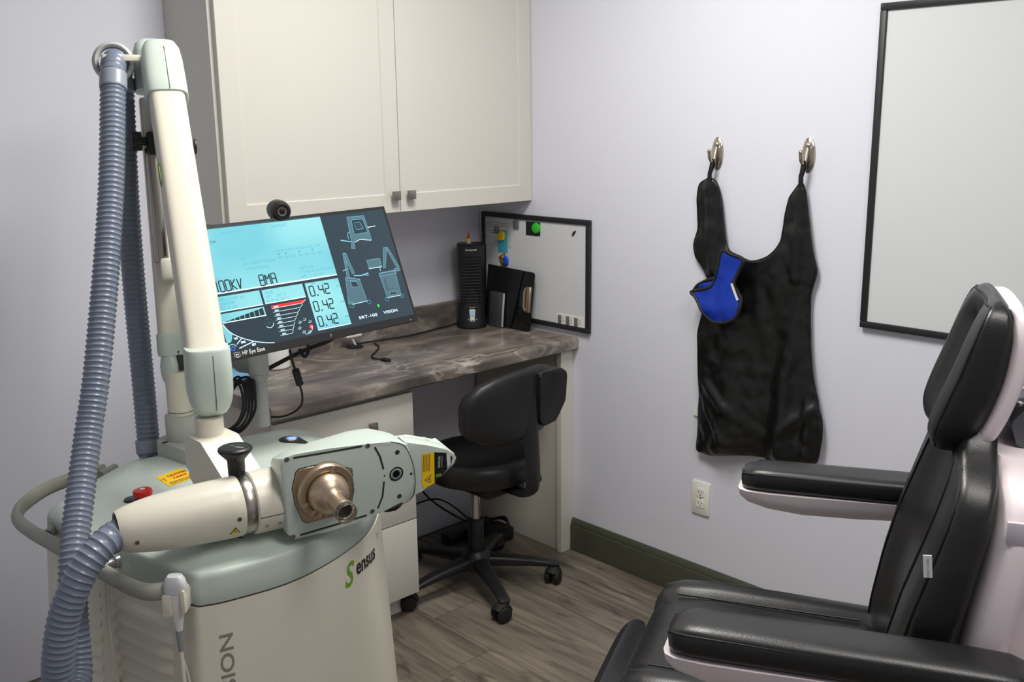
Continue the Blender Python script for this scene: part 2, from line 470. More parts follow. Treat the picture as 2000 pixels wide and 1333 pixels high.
# ================================================================== DESK: drawer unit, end panel, worktop
ZT = 0.828
dc = thing('drawer_cabinet', 'white drawer cabinet supporting the left of the desk worktop', 'cabinet', (-1.0, -0.24, 0))
m = MB(); m.box((-1.235, -0.475, 0.085), (-0.7455, -0.018, ZT - .0415), .0008, 1)
m.build('body', 'cabinet_inside', dc)
MB().box((-1.235, -0.436, 0.0008), (-0.772, -0.03, 0.0845)).build('toe_kick', 'cabinet_white', dc)
for z0, z1 in ((0.6135, 0.7665), (0.3435, 0.6095), (0.0815, 0.3395)):
    d = MB().box((-1.234, -0.495, z0), (-0.7405, -0.476, z1), .0012, 2).build('drawer_front', 'cabinet_white', dc)
    knob(d, -0.9075 if z0 > .6 else -0.99, (z0 + z1) / 2 if z0 > .6 else z1 - .06, -0.495)
ep = thing('desk_end_panel', 'white end panel and front leg holding up the right of the desk', 'desk leg', (-0.035, -0.25, 0))
stile = [(-0.066, .0008), (-0.0165, .0008), (-0.0165, .095), (-0.008, .113), (-0.0008, .127), (-0.0008, ZT - .0415), (-0.066, ZT - .0415)]
MB().prism(stile, 0, 0.022, .0008, 1, frame((0, -0.478, 0), (1, 0, 0), (0, 0, 1), (0, -1, 0))).build('leg', 'cabinet_white', ep)
MB().box((-0.052, -0.4775, 0.0008), (-0.034, -0.02, ZT - .0415)).build('side_panel', 'cabinet_inside', ep)
wt = thing('desk_worktop', 'gray-brown marbled laminate desk worktop with backsplash', 'worktop', (-0.63, -0.26, ZT - .041))
prof = [(-0.001, ZT - .041), (-0.522, ZT - .041), (-0.526, ZT - .037)] + \
       [(-0.526 + .014 * (1 - math.cos(a)), ZT - .014 + .014 * math.sin(a)) for a in [math.pi / 2 * k / 6 for k in range(7)]] + [(-0.001, ZT)]
MB().prism(prof, -1.255, -0.0022, M=frame((0, 0, 0), (0, 1, 0), (0, 0, 1), (1, 0, 0))).build('slab', 'laminate_marble', wt)
bs = [(-0.001, ZT + .0002), (-0.02, ZT + .0002), (-0.02, ZT + .088), (-0.016, ZT + .093), (-0.001, ZT + .094)]
MB().prism(bs, -1.255, -0.0022, M=frame((0, 0, 0), (0, 1, 0), (0, 0, 1), (1, 0, 0))).build('backsplash', 'laminate_marble', wt)

# ================================================================== WHITEBOARDS
def whiteboard(name, label, y0, y1, z0, z1, fw, th):
    """board on the right wall, y0 is the end nearest the desk"""
    t = thing(name, label, 'whiteboard', (-0.001, (y0 + y1) / 2, z0))
    MB().box((-th * .6, y1 + fw * .6, z0 + fw * .6), (-0.002, y0 - fw * .6, z1 - fw * .6)).build('panel', 'board_white', t)
    for a in ((y1, z0, y0, z0 + fw), (y1, z1 - fw, y0, z1), (y1, z0 + fw, y1 + fw, z1 - fw), (y0 - fw, z0 + fw, y0, z1 - fw)):
        MB().box((-th, a[0], a[1]), (-0.0015, a[2], a[3]), .0025, 2).build('frame_bar', 'frame_black', t)
    return t
bw = whiteboard('whiteboard', 'large blank whiteboard in a black frame on the right wall above the exam chair', -1.603, -2.80, 1.024, 1.887, 0.0185, 0.017)
MB().cyl((-0.017, -1.611, 1.879), (-0.0185, -1.611, 1.879), .0025, n=12).build('screw', 'chrome', bw)
sw = whiteboard('whiteboard', 'small black-framed whiteboard with notes and magnets standing in the desk corner', -0.024, -0.588, 0.852, 1.257, 0.0185, 0.016)
XB = -0.0104
def on_board(name, label, cat, mats, y0, y1, z0, z1, th, bev=0.0, extra=None, group=None):
    m = MB(); m.box((XB - th, min(y0, y1), z0), (XB - .0002, max(y0, y1), z1), bev, 2)
    if extra: extra(m)
    return tag(m.build(name, mats), label, cat, group)
FYZ = frame((XB, 0, 0), (0, -1, 0), (0, 0, 1), (-1, 0, 0))       # x = -y along the wall, y = up
def note(m):
    for k, (a, b, z) in enumerate(((.042, .072, 1.231), (.045, .165, 1.218), (.045, .168, 1.2105), (.045, .140, 1.203), (.042, .066, 1.194), (.048, .150, 1.186), (.048, .17, 1.178), (.042, .062, 1.166), (.045, .058, 1.158))):
        m.box((XB - .0009, -b, z - .0012), (XB - .0006, -a, z + .0012), mi=1)
on_board('paper_notice', 'gray printed paper notice in the top left of the small whiteboard', 'paper', ['paper_gray', 'print_gray'], -.0425, -.186, 1.128, 1.2355, .0006, 0, note)
on_board('magnet', 'gray metal magnet on the small whiteboard edge right of the printed notice', 'magnet', 'magnet_gray', -.206, -.232, 1.205, 1.234, .008, .002)
on_board('magnet', 'gray round magnet above the teal sticky note on the small whiteboard', 'magnet', 'magnet_gray', -.098, -.122, 1.178, 1.206, .007, .003)
m = MB(); m.box((XB - .0016, -.168, 1.108), (XB - .0010, -.115, 1.192)); tag(m.build('sticky_note', 'sticky_teal'), 'teal sticky note on the small whiteboard behind the yellow magnet', 'sticky note')
m = MB(); m.prism(roundpoly([(.112, 1.153), (.152, 1.154), (.155, 1.186), (.136, 1.190)], .006), .0018, .011, .002, 2, FYZ)
tag(m.build('magnet', 'magnet_yellow'), 'yellow triangular magnet clipped on the teal sticky note', 'magnet')
m = MB(); m.prism([(.116, 1.086), (.150, 1.106), (.170, 1.060), (.130, 1.052)], .0002, .001, M=FYZ)
for k in range(9): m.prism(rrect(.008, .006, .002, 3, .128 + random.random() * .028, 1.066 + random.random() * .028), .0011, .0013, M=FYZ, mi=1 + k % 2)
tag(m.build('photo', ['photo_brown', 'label_yellow', 'seam_dark']), 'small brown snapshot held by the blue magnet on the small whiteboard', 'photo')
m = MB(); m.lathe([(0.013, 0), (.0145, .003), (.012, .009), (.006, .011)], frame((XB - .0014, -.160, 1.077), (0, -1, 0), (0, 0, 1)) @ Matrix.Diagonal((1, 1.35, 1, 1)), 24)
tag(m.build('magnet', 'magnet_blue'), 'oval blue magnet over the snapshot on the small whiteboard', 'magnet')
on_board('card', 'black card under the green magnet on the small whiteboard', 'card', 'frame_black', -.268, -.342, 1.183, 1.2335, .0008)
m = MB(); m.lathe([(0.0195, 0), (.020, .004), (.017, .010), (.009, .0125)], frame((XB - .0012, -.325, 1.212), (0, -1, 0), (0, 0, 1)), 28)
tag(m.build('magnet', 'magnet_green'), 'round bright green magnet at the top of the small whiteboard', 'magnet')
m = MB(); m.prism([(.502, 1.198), (.512, 1.201), (.522, 1.216), (.512, 1.214)], .0003, .005, .0006, 1, FYZ)
tag(m.build('magnet', 'trim_black'), 'tiny black magnet near the top right of the small whiteboard', 'magnet')
m = MB(); m.box((XB - .0015, -.562, .864), (XB - .0002, -.425, .908))
for k, y in enumerate((.436, .476, .517)):
    m.box((XB - .006, -y - .015, .874), (XB - .0015, -y, .903), .001, mi=1)
    for q in range(4): m.box((XB - .0018, -y - .028, .878 + q * .006), (XB - .0014, -y - .018, .8795 + q * .006), mi=1)
tag(m.build('sticker_strip', ['paper_white', 'magnet_gray']), 'white strip of three gray hook stickers in the bottom right of the small whiteboard', 'stickers')

# ================================================================== TOWER HEATER with trinket
fc = Vector((-0.132, -0.090, ZT))
ft = thing('tower_fan', 'black tower fan with slatted grille standing in the corner of the desk', 'fan', (fc.x, fc.y, ZT + .0004))
fx = Vector((0.78, -0.62, 0)).normalized(); fn_ = Vector((-0.62, -0.78, 0)).normalized()     # sideways, towards the room
FB = Matrix.Identity(4)
for i in range(3): FB[i][0], FB[i][1], FB[i][2], FB[i][3] = fx[i], -fn_[i], (0, 0, 1)[i], (fc.x, fc.y, ZT + .0006)[i]
def fring(z, a, b, e=3.0, dy=0): return [(p[0], p[1] + dy, z) for p in superell(a, b, e, 48)]
m = MB(); m.loft([fring(0, .054, .054, 2.2), fring(.004, .058, .058, 2.2), fring(.022, .058, .058, 2.2), fring(.034, .054, .054, 2.4), fring(.07, .0515, .052, 2.8),
                  fring(.12, .051, .049, 3.2), fring(.30, .052, .046, 3.6), fring(.316, .052, .046, 3.6), fring(.3205, .048, .042, 3.4)], M=FB)
m.build('housing', 'black_plastic', ft)
m = MB(); m.prism(rrect(.078, .182, .006, 4, 0, .185), 0, .0015, M=FB @ frame((0, -.0468, 0), (1, 0, 0), (0, 0, 1), (0, -1, 0)))
g = m.build('grille', 'black_gloss', ft)
m = MB()
for k in range(15):
    z = .105 + k * .0115
    m.tube([(-.037, -.0478, z), (-.02, -.0525, z), (0, -.054, z), (.02, -.0525, z), (.037, -.0478, z)], .0021, 8)
m.V = [FB @ v for v in m.V]; m.build('slats', 'black_rubber', g)
PF = FB @ frame((0, -.0525, 0), (1, 0, 0), (0, 0, 1), (0, -1, 0))
m = MB(); m.prism(roundpoly([(-.012, .075), (.012, .075), (.0065, .024), (-.0065, .024)], .005), -.002, .003, .001, 2, PF)
for (x0, x1, z0, z1, mi) in ((-.010, .010, .062, .071, 1), (-.009, .009, .054, .059, 2), (-.008, .008, .047, .051, 3)):
    m.flat([(x0, z0), (x1, z0), (x1, z1), (x0, z1)], .0032, PF, mi)
m.lathe([(.004, 0), (.004, .0006)], PF @ T(0, .031, .003), 16, mi=4)
m.build('control_panel', ['paper_white', 'panel_label', 'item_blue', 'mount_gray', 'pewter'], ft)
for x in (-.0145, .0145):
    MB().lathe([(.0035, 0), (.0035, .004), (.0025, .005)], PF @ T(x, .036, -.0005), 14).build('button', 'chrome', ft)
m = MB(); m.text('Honeywell', .0098, FB @ frame((0, -.0464, .297), (1, 0, 0), (0, 0, 1), (0, -1, 0)), 0, bold=.0002, align='CENTER')
m.build('logo', 'print_white', ft); m = MB(); m.text('Honeywell', .0052, PF @ T(0, .081, .0005), 0, align='CENTER')
m.build('panel_logo', 'print_white', ft)
m = MB(); b = fc + Vector((0, 0, .3212)) + fx * -.006
m.lathe([(.0085, 0), (.0085, .005), (.006, .006)], T(*b), 16)
m.lathe([(.007, .006), (.0075, .012), (.006, .018)], T(*b), 16, mi=1)
m.lathe([(.006, .018), (.0045, .030), (.0012, .043)], T(*b), 16, mi=2)
tag(m.build('trinket', ['paper_white', 'label_yellow', 'label_red']), 'tiny red and yellow pointed trinket on top of the black tower fan', 'trinket')

# ================================================================== CLIPBOARD, FOLDER, TABLET in the corner
def lean(name, mats, label, cat, poly, th, y_off, x_bot, x_top, h):
    """thin board leaning on the small whiteboard; poly in (-y, up)"""
    ang = Vector((x_top - x_bot, 0, h)).normalized()
    M_ = frame((x_bot, y_off, ZT + .0008), (0, -1, 0), ang)
    return M_
M1 = lean('', '', '', '', 0, 0, 0, -0.057, -0.034, .235)
cb = thing('clipboard', 'black clipboard standing on its side against the small whiteboard', 'clipboard', (-0.06, -.21, ZT))
MB().prism(roundpoly([(.085, 0), (.332, 0), (.341, .222), (.085, .232)], [.004, .012, .012, .004], 5), 0, .0035, .001, 2, M1).build('board', 'black_gloss', cb)
m = MB(); m.box((.300, .072, .0036), (.332, .168, .006), .001, M=M1)
m.tube([M1 @ Vector(p) for p in ((.304, .078, .008), (.3, .09, .011), (.3, .15, .011), (.304, .162, .008))], .0045, 10)
m.tube([M1 @ Vector(p) for p in ((.325, .076, .006), (.330, .09, .013), (.330, .15, .013), (.325, .165, .006))], .0032, 10)
m.box((.318, .082, .006), (.331, .158, .010), .002, M=M1)
m.build('clip', 'clip_metal', cb)
M2 = lean('', '', '', '', 0, 0, 0, -0.062, -0.039, .235)
m = MB(); m.prism(roundpoly([(.100, 0), (.232, 0), (.285, .225), (.100, .232)], .004, 3), .001, .004, .0008, 1, M2)
tag(m.build('folder', 'black_plastic'), 'matte black folder leaning in front of the clipboard', 'folder')
M3 = frame((-0.0735, 0, ZT + .001), (0, -1, 0), Vector((.013, 0, .135)).normalized())
tb = thing('tablet', 'slim dark gray tablet with a silver edge leaning beside the tower fan', 'tablet', (-0.085, -.15, ZT))
MB().prism(rrect(.076, .134, .006, 4, .165, .067), 0, .006, .001, 2, M3).build('back', 'tablet_gray', tb)
MB().box((.1985, .003, .0004), (.2038, .131, .0068), .001, M=M3).build('edge', 'silver_trim', tb)

# ================================================================== HOOKS, APRON, COLLAR, OUTLET
def wall_hook(y, label):
    t = thing('wall_hook', label, 'hook', (-.001, y, 1.494), 'adhesive wall hooks')
    Mh = frame((-.001, y, 1.494), (0, -1, 0), (0, 0, 1), (-1, 0, 0))
    MB().lathe([(.0205, 0), (.0205, .003), (.0175, .007), (.015, .0075), (.0135, .0095), (.004, .0105)], Mh @ Matrix.Diagonal((1, 2.4, 1, 1)), 36).build('plate', 'nickel', t)
    m = MB(); m.tube(spline([Mh @ Vector(p) for p in ((0, .022, .008), (0, .004, .013), (0, -.016, .020), (0, -.024, .030), (0, -.014, .040), (0, .006, .044))], 6),
                     [.0062] * 12 + [.0055] * 12 + [.0062] * 7, 12)
    m.ball(Mh @ Vector((0, .008, .0442)), .0072, 14)
    m.ball(Mh @ Vector((0, .026, .009)), (.006, .0095, .0095), 14)
    m.build('hook', 'nickel', t)
wall_hook(-1.1015, 'nickel oval wall hook holding the left strap of the apron')
wall_hook(-1.4105, 'nickel oval wall hook holding the right strap of the apron')
ap = [(1.068, 1.412), (1.048, 1.398), (1.041, 1.365), (1.043, 1.305), (1.047, 1.257), (1.033, 1.211), (1.042, 1.172), (1.079, 1.130), (1.095, 1.09), (1.096, 1.05), (1.072, .985), (1.060, .94), (1.058, .90),
      (1.066, .81), (1.072, .74), (1.075, .678), (1.074, .591), (1.072, .538), (1.098, .534), (1.127, .535), (1.18, .549), (1.233, .562), (1.290, .571), (1.325, .573), (1.340, .560), (1.396, .570), (1.448, .577),
      (1.49, .590), (1.506, .615), (1.512, .66), (1.513, .70), (1.504, .748), (1.487, .809), (1.472, .87), (1.461, .93), (1.454, .99), (1.449, 1.063), (1.451, 1.109), (1.461, 1.145), (1.464, 1.172), (1.452, 1.212),
      (1.440, 1.262), (1.428, 1.325), (1.416, 1.39), (1.409, 1.412), (1.400, 1.417), (1.388, 1.402), (1.365, 1.372), (1.354, 1.325), (1.350, 1.28), (1.345, 1.248), (1.334, 1.226), (1.319, 1.210), (1.30, 1.195), (1.277, 1.184),
      (1.257, 1.178), (1.238, 1.177), (1.205, 1.187), (1.167, 1.203), (1.153, 1.238), (1.142, 1.29), (1.133, 1.341), (1.122, 1.385), (1.108, 1.412), (1.088, 1.418)]
def bumpf(x, c, w_): return math.exp(-((x - c) / w_) ** 2)
def fold(y, z, d):
    e = min(1.0, d / 0.03)
    h = .010
    h += .022 * bumpf(z, .62, .16) * (1 if z < 1 else 0) * (.4 + .6 * math.sin((y - 1.07) * 7.0))
    low = max(0, min(1, (1.15 - z) / .35))
    h += low * 1.5 * (.015 * bumpf(y, 1.405 + .02 * math.sin(z * 6), .030) + .012 * bumpf(y, 1.16 + .03 * z, .05) - .007 * bumpf(y, 1.34 - .03 * (1 - z), .035) + .008 * bumpf(y, 1.475, .015))
    # sagging creases near the hem
    s1 = (y - 1.20) * .75 + (z - .70) * 1.1
    h += .012 * bumpf(s1, 0, .020) * bumpf(y, 1.17, .07) * (1 if z < 1 else 0)
    s2 = (y - 1.45) * -.85 + (z - .73) * 1.0
    h += .016 * bumpf(s2, 0, .016) * bumpf(y, 1.44, .06)
    s3 = (y - 1.14) * 1.3 + (z - .66)
    h += .010 * bumpf(s3, 0, .014) * bumpf(z, .64, .07)
    # straps
    if z > 1.13:
        h += .012 * bumpf(y, 1.085 + (1.41 - z) * .10, .014) + .012 * bumpf(y, 1.405 + (1.41 - z) * -.02, .018)
    h += .006 * noise.noise(Vector((y * 9, z * 5, .3))) + .007 * noise.noise(Vector((y * 22, z * 15, 4.3))) + .002 * noise.noise(Vector((y * 60, z * 34, 9.3)))
    h += .007 * abs(noise.noise(Vector((y * 17 + z * 9, z * 11 - y * 6, 2.1)))) * (1.6 if z < .85 else .8) - .004 * abs(noise.noise(Vector((y * 30 - z * 16, z * 22, 7.7))))
    return max(.002, h) * (.55 + .45 * e) + .005
at_ = thing('apron', 'black lead apron hanging from two wall hooks by its shoulder loops', 'apron', (-.02, -1.28, 1.417))
apo = [(p.x, p.y) for p in spline([(a, b, 0) for a, b in ap], 3, True)]
V, F = sheet(apo, None, lambda y, z, d: Vector((-fold(y, z, d) - .004, -y, z)), .011)
m = MB(); m.add(V, F); o = m.build('body', 'apron_nylon', at_, 60)
so = o.modifiers.new('thickness', 'SOLIDIFY'); so.thickness = .004; so.offset = 1
m = MB(); m.tube([Vector((-fold(a, b, 0) - .006, -a, b)) for a, b in apo], .0024, 8, closed=True); m.build('edge_binding', 'trim_black', at_)
for y, yh in ((1.090, 1.1015), (1.403, 1.4105)):
    m = MB()
    for s in (-1, 1):
        m.ribbon([(-.024, -y, 1.405), (-.030, -(y * .6 + yh * .4), 1.435), (-.031 - .004 * s, -yh - .002, 1.462), (-.031, -yh, 1.4775)], .015 if s < 0 else .012, .0018, (0, 1, .15 * s))
    m.build('hanging_loop', 'trim_black', at_)
m = MB(); Mt = frame((-.0065, -1.050, .692), (0, -1, -.15), (0, .12, -1)); m.box((0, 0, -.0004), (.030, .044, .0004), M=Mt)
for k in range(4): m.box((.004 + k * .0045, .004, .0004), (.0058 + k * .0045, .038, .0006), M=Mt, mi=1)
m.build('care_tag', ['paper_white', 'magnet_gray'], at_)
# thyroid collar: outer lobe plus the strap curling round behind
tc_ = thing('thyroid_collar', 'blue thyroid collar with black edging hung over the neckline of the black apron', 'collar', (-.06, -1.16, 1.2))
lobe = [(1.178, 1.205), (1.215, 1.199), (1.250, 1.185), (1.240, 1.158), (1.228, 1.133), (1.224, 1.108), (1.236, 1.086), (1.249, 1.062), (1.247, 1.028), (1.233, 1.006), (1.206, .992), (1.172, .985), (1.142, .990), (1.118, 1.008),
        (1.098, 1.035), (1.078, 1.056), (1.064, 1.066), (1.085, 1.074), (1.115, 1.083), (1.138, 1.092), (1.150, 1.115), (1.163, 1.15)]
lob = [(p.x, p.y) for p in spline([(a, b, 0) for a, b in lobe], 4, True)]
def cf(y, z, d): return Vector((-.058 - .014 * bumpf(y, 1.19, .06) - .010 * bumpf(z, 1.03, .05) - .006 * noise.noise(Vector((y * 22, z * 22, 1))), -y, z))
V, F = sheet(lob, None, cf, .009)
m = MB(); m.add(V, F); o = m.build('front_lobe', 'collar_blue', tc_, 60); so = o.modifiers.new('thickness', 'SOLIDIFY'); so.thickness = .006; so.offset = 0
m = MB(); m.tube([cf(a, b, 0) for a, b in lob], .0062, 8, closed=True); m.build('edging', 'trim_black', tc_)
back = [(1.062, 1.066), (1.085, 1.074), (1.115, 1.083), (1.140, 1.094), (1.150, 1.118), (1.128, 1.112), (1.098, 1.100), (1.074, 1.085)]
bk = [(p.x, p.y) for p in spline([(a, b, 0) for a, b in back], 4, True)]
V, F = sheet(bk, None, lambda y, z, d: Vector((-.046 - .004 * bumpf(z, 1.09, .01), -y, z)), .008)
m = MB(); m.add(V, F); o = m.build('rear_flap', 'collar_blue', tc_, 60); so = o.modifiers.new('thickness', 'SOLIDIFY'); so.thickness = .004; so.offset = 0
m = MB(); m.tube(spline([(-.052, -1.062, 1.066), (-.048, -1.074, 1.086), (-.047, -1.098, 1.101), (-.047, -1.128, 1.113), (-.050, -1.150, 1.119)], 5), .0058, 8); m.build('flap_edging', 'trim_black', tc_)
m = MB(); m.ribbon([cf(1.222, 1.113, 0) + Vector((-.009, 0, 0)), cf(1.232, 1.085, 0) + Vector((-.009, 0, 0)), cf(1.243, 1.064, 0) + Vector((-.009, 0, 0))], .008, .001, (0, -1, .5)); m.build('label_tab', 'paper_white', tc_)

ot = thing('wall_outlet', 'ivory duplex wall outlet low on the right wall below the apron', 'outlet', (-.001, -1.0815, .366))
MO = frame((-.0008, -1.0815, .3665), (0, -1, 0), (0, 0, 1), (-1, 0, 0))
m = MB(); m.prism(rrect(.069, .113, .004), 0, .0055, .002, 2, MO, ends='top'); m.build('cover_plate', 'plate_ivory', ot)
for z in (.0195, -.0195):
    r = MB().prism(roundpoly([(-.0165, z - .0145), (.0165, z - .0145), (.0165, z + .0145), (-.0165, z + .0145)], .010, 5), .0052, .0072, .0006, 1, MO).build('receptacle', 'plate_ivory', ot)
    m = MB(); m.box((-.0075, z - .002, .0070), (-.0058, z + .007, .0074), M=MO); m.box((.0055, z - .001, .0070), (.0072, z + .006, .0074), M=MO); m.lathe([(.0025, .0070), (.0025, .0074)], MO @ T(0, z - .008, 0), 12)
    m.build('slots', 'seam_dark', r)
MB().lathe([(.0028, .0054), (.0028, .0064)], MO, 12).build('screw', 'nickel', ot)

# ================================================================== SMALL THINGS ON THE DESK
jar = thing('jar', 'white round jar on the desk behind the monitor', 'jar', (-1.0, -.12, ZT))
m = MB(); m.lathe([(.040, 0), (.044, .004), (.044, .085), (.041, .09), (.041, .10)], T(-1.0, -.12, ZT + .0006), 32); m.build('body', 'paper_white', jar)
MB().lathe([(.043, .101), (.043, .122), (.040, .125)], T(-1.0, -.12, ZT + .0006), 32).build('lid', 'plate_ivory', jar)
m = MB(); m.box((-1.21, -.20, ZT + .0006), (-1.12, -.11, ZT + .022), .003); tag(m.build('box', 'item_blue'), 'small light blue box on the far left of the desk', 'box')
st = thing('desk_stand', 'small white stand on a round black base near the desk backsplash', 'stand', (-.655, -.062, ZT))
MB().lathe([(.030, 0), (.030, .004), (.024, .007), (.006, .009)], T(-.655, -.062, ZT + .0006), 28).build('base', 'black_plastic', st)
MB().cyl((-.652, -.062, ZT + .008), (-.668, -.062, ZT + .040), .004, n=12).build('stem', 'paper_white', st)
MB().box((-.695, -.075, ZT + .039), (-.63, -.05, ZT + .052), .004).build('head', 'paper_white', st)
m = MB(); m.tube(spline([(-.63, -.035, ZT + .004), (-.56, -.045, ZT + .0042), (-.50, -.055, ZT + .0042), (-.43, -.062, ZT + .0042), (-.34, -.055, ZT + .0042), (-.27, -.042, ZT + .0042), (-.19, -.030, ZT + .0042), (-.14, -.03, ZT + .01)], 8), .0035, 8)
m.build('power_cord', 'black_rubber', ft)
m = MB(); m.tube(spline([(-.58, -.075, ZT + .004), (-.60, -.13, ZT + .004), (-.66, -.19, ZT + .004), (-.70, -.225, ZT + .004), (-.715, -.27, ZT + .004), (-.70, -.295, ZT + .004)], 8), .0028, 8)
m.box((-.712, -.325, ZT + .0006), (-.692, -.29, ZT + .009), .002)
tag(m.build('cable', 'black_rubber'), 'short black plug-ended cable lying loose on the worktop', 'cable')

# power strip and cords under the desk
ps = thing('power_strip', 'black power strip on the floor in the dark under the desk', 'power strip', (-.2, -.13, 0))
MB().box((-.33, -.16, .0008), (-.09, -.105, .045), .006).build('housing', 'black_plastic', ps)
m = MB()
for k in range(3):
    m.tube([(-.17 + .075 * math.cos(t) * (1 - k * .08), -.23 + .055 * math.sin(t), .058 + .008 * k + .006 * math.sin(3 * t + k)) for t in [2 * math.pi * q / 28 for q in range(28)]], .004, 8, closed=True)
m.tube(spline([(-.24, -.23, .07), (-.36, -.05, .20), (-.42, -.022, .45), (-.46, -.022, .70)], 8), .004, 8)
m.tube(spline([(-.20, -.17, .05), (-.30, -.06, .16), (-.52, -.03, .16), (-.60, -.03, .30), (-.57, -.03, .60)], 8), .0035, 8)
m.box((-.25, -.28, .0008), (-.10, -.18, .052), .008)
tag(m.build('power_adapter', 'black_rubber'), 'black power adapter with its coiled cord on the floor behind the desk stool', 'power adapter')

# ================================================================== DESK STOOL
sc = Vector((-0.462, -0.466, 0))
sl = thing('desk_stool', 'black vinyl desk stool on five casters pushed under the desk', 'stool', (sc.x, sc.y, 0))
m = MB(); m.lathe([(.0, .455), (.12, .462), (.165, .467), (.188, .466), (.201, .458), (.208, .444), (.209, .425), (.206, .402), (.196, .388), (.12, .384), (0, .383)], T(sc.x + .012, sc.y - .018, .034) @ Matrix.Diagonal((.95, .95, 1, 1)), 48, (False, False))
m.build('seat', 'vinyl_black', sl, 50)
m = MB(); m.box((sc.x - .075, sc.y - .15, .375), (sc.x + .10, sc.y + .08, .420), .008); m.cyl((sc.x + .12, sc.y - .10, .387), (sc.x + .19, sc.y - .13, .380), .012, n=12)
m.build('seat_plate', 'black_plastic', sl)
m = MB(); m.cyl((sc.x, sc.y, .24), (sc.x, sc.y, .41), .0165, n=24); m.build('gas_lift', 'chrome', sl)
m = MB(); m.cyl((sc.x, sc.y, .07), (sc.x, sc.y, .25), .0275, n=28, bev=.002); m.lathe([(.05, .07), (.056, .085), (.052, .115), (.034, .135)], T(sc.x, sc.y, 0), 28); m.build('column', 'black_plastic', sl)
def bx2(x): return -.012 + .05 * (x / .21) ** 2
m = MB(); rings = []
XS = [-.205, -.20, -.185, -.15, -.10, -.05, 0, .05, .10, .15, .185, .20, .205]
bz = lambda x: (.115 * (1 - abs(x / .21) ** 3.2) ** .45 if abs(x) < .2099 else .01)
for x in XS:
    h = max(.022, bz(x)); zc = .712 + .012 * x / .2; th = .027 if abs(x) < .19 else (.018 if abs(x) < .203 else .006)
    c = Vector((sc.x - .022 + x, sc.y - .235 + bx2(x), zc))
    rings.append([c + Vector((0, p[1], p[0])) for p in superell(h, th, 3.5, 28)])
m.loft(rings); m.build('backrest', 'vinyl_black', sl, 50)
m = MB(); yb = sc.y - .268
m.tube(spline([(sc.x + .018, sc.y - .05, .398), (sc.x + .020, sc.y - .18, .396), (sc.x + .012, yb + .012, .41), (sc.x + .012, yb - .006, .47), (sc.x + .012, yb, .60), (sc.x + .012, yb + .006, .74)], 6), .03, 12, flat=.38, up=(1, 0, 0))
m.build('back_bracket', 'black_plastic', sl)
m = MB(); m.prism(roundpoly([(.042, .655), (.060, .632), (.115, .640), (.160, .70), (.168, .79), (.150, .812), (.042, .812)], [.004, .01, .03, .04, .04, .03, .01]), -.026, .010, .006, 2, frame((sc.x, yb - .002, 0), (1, 0, 0), (0, 0, 1), (0, -1, 0))); m.build('back_cover', 'black_plastic', sl)
for k in range(5):
    a = math.radians(-40.5 - 72 * k); d = Vector((math.cos(a), math.sin(a), 0)); n_ = Vector((-d.y, d.x, 0))
    m = MB(); rings = []
    for r_, zt, zb, wd in ((.02, .118, .078, .030), (.06, .116, .074, .029), (.12, .108, .072, .026), (.19, .098, .068, .0225), (.245, .086, .064, .021), (.278, .078, .060, .020), (.291, .072, .061, .014)):
        rings.append([sc + d * r_ + n_ * p[0] + Vector((0, 0, (zt + zb) / 2 + p[1])) for p in superell(wd, (zt - zb) / 2, 3, 20)])
    m.loft(rings); lg = m.build('leg', 'black_plastic', sl)
    cc = sc + d * .275; ra = a + 1.1 + k * .8; rd = Vector((math.cos(ra), math.sin(ra), 0)); rn = Vector((-rd.y, rd.x, 0))
    m = MB(); m.cyl(cc + Vector((0, 0, .05)), cc + Vector((0, 0, .072)), .009, n=12)
    for s in (-1, 1):
        m.cyl(cc + rn * s * .006 - rd * .012 + Vector((0, 0, .0275)), cc + rn * s * .026 - rd * .012 + Vector((0, 0, .0275)), .0268, n=24, bev=.005)
    m.tube([cc - rd * .012 + Vector((0, 0, .0275)) + rd * (.03 * math.cos(t)) + Vector((0, 0, .03 * math.sin(t))) for t in [math.pi * (.05 + .75 * q / 10) for q in range(11)]], .020, 12, flat=.42, up=tuple(rn))
    m.build('caster', 'black_rubber', lg)

# ================================================================== TREATMENT MACHINE
MC = Vector((-1.60, -.97, 0))
mach = thing('xray_therapy_machine', 'cream and sage green wheeled x-ray therapy machine with jointed arm and gray hose', 'medical machine', (MC.x, MC.y, 0))
OUT0 = [(-1.872, -1.285), (-1.848, -1.314), (-1.79, -1.330), (-1.70, -1.340), (-1.60, -1.322), (-1.495, -1.278), (-1.412, -1.218), (-1.336, -1.126), (-1.283, -1.005), (-1.258, -.88), (-1.25, -.76), (-1.262, -.69), (-1.31, -.648),
        (-1.40, -.636), (-1.55, -.628), (-1.66, -.610), (-1.705, -.617), (-1.80, -.675), (-1.90, -.750), (-1.945, -.792), (-1.957, -.845), (-1.94, -.97), (-1.905, -1.13)]
OUT = [Vector((p.x, p.y, 0)) for p in spline([(a, b, 0) for a, b in OUT0], 5, True)]
CUM = [0.0]
for i in range(len(OUT)): CUM.append(CUM[-1] + (OUT[(i + 1) % len(OUT)] - OUT[i]).length)
def oring(k, z, kx=None): return [(MC.x + (p.x - MC.x) * (kx or k), MC.y + (p.y - MC.y) * k, z) for p in OUT]
def body_k(z): return 0.998 + (0.745 - z) * 0.13
def body_kx(z): return 1.018 + (0.745 - z) * 0.20
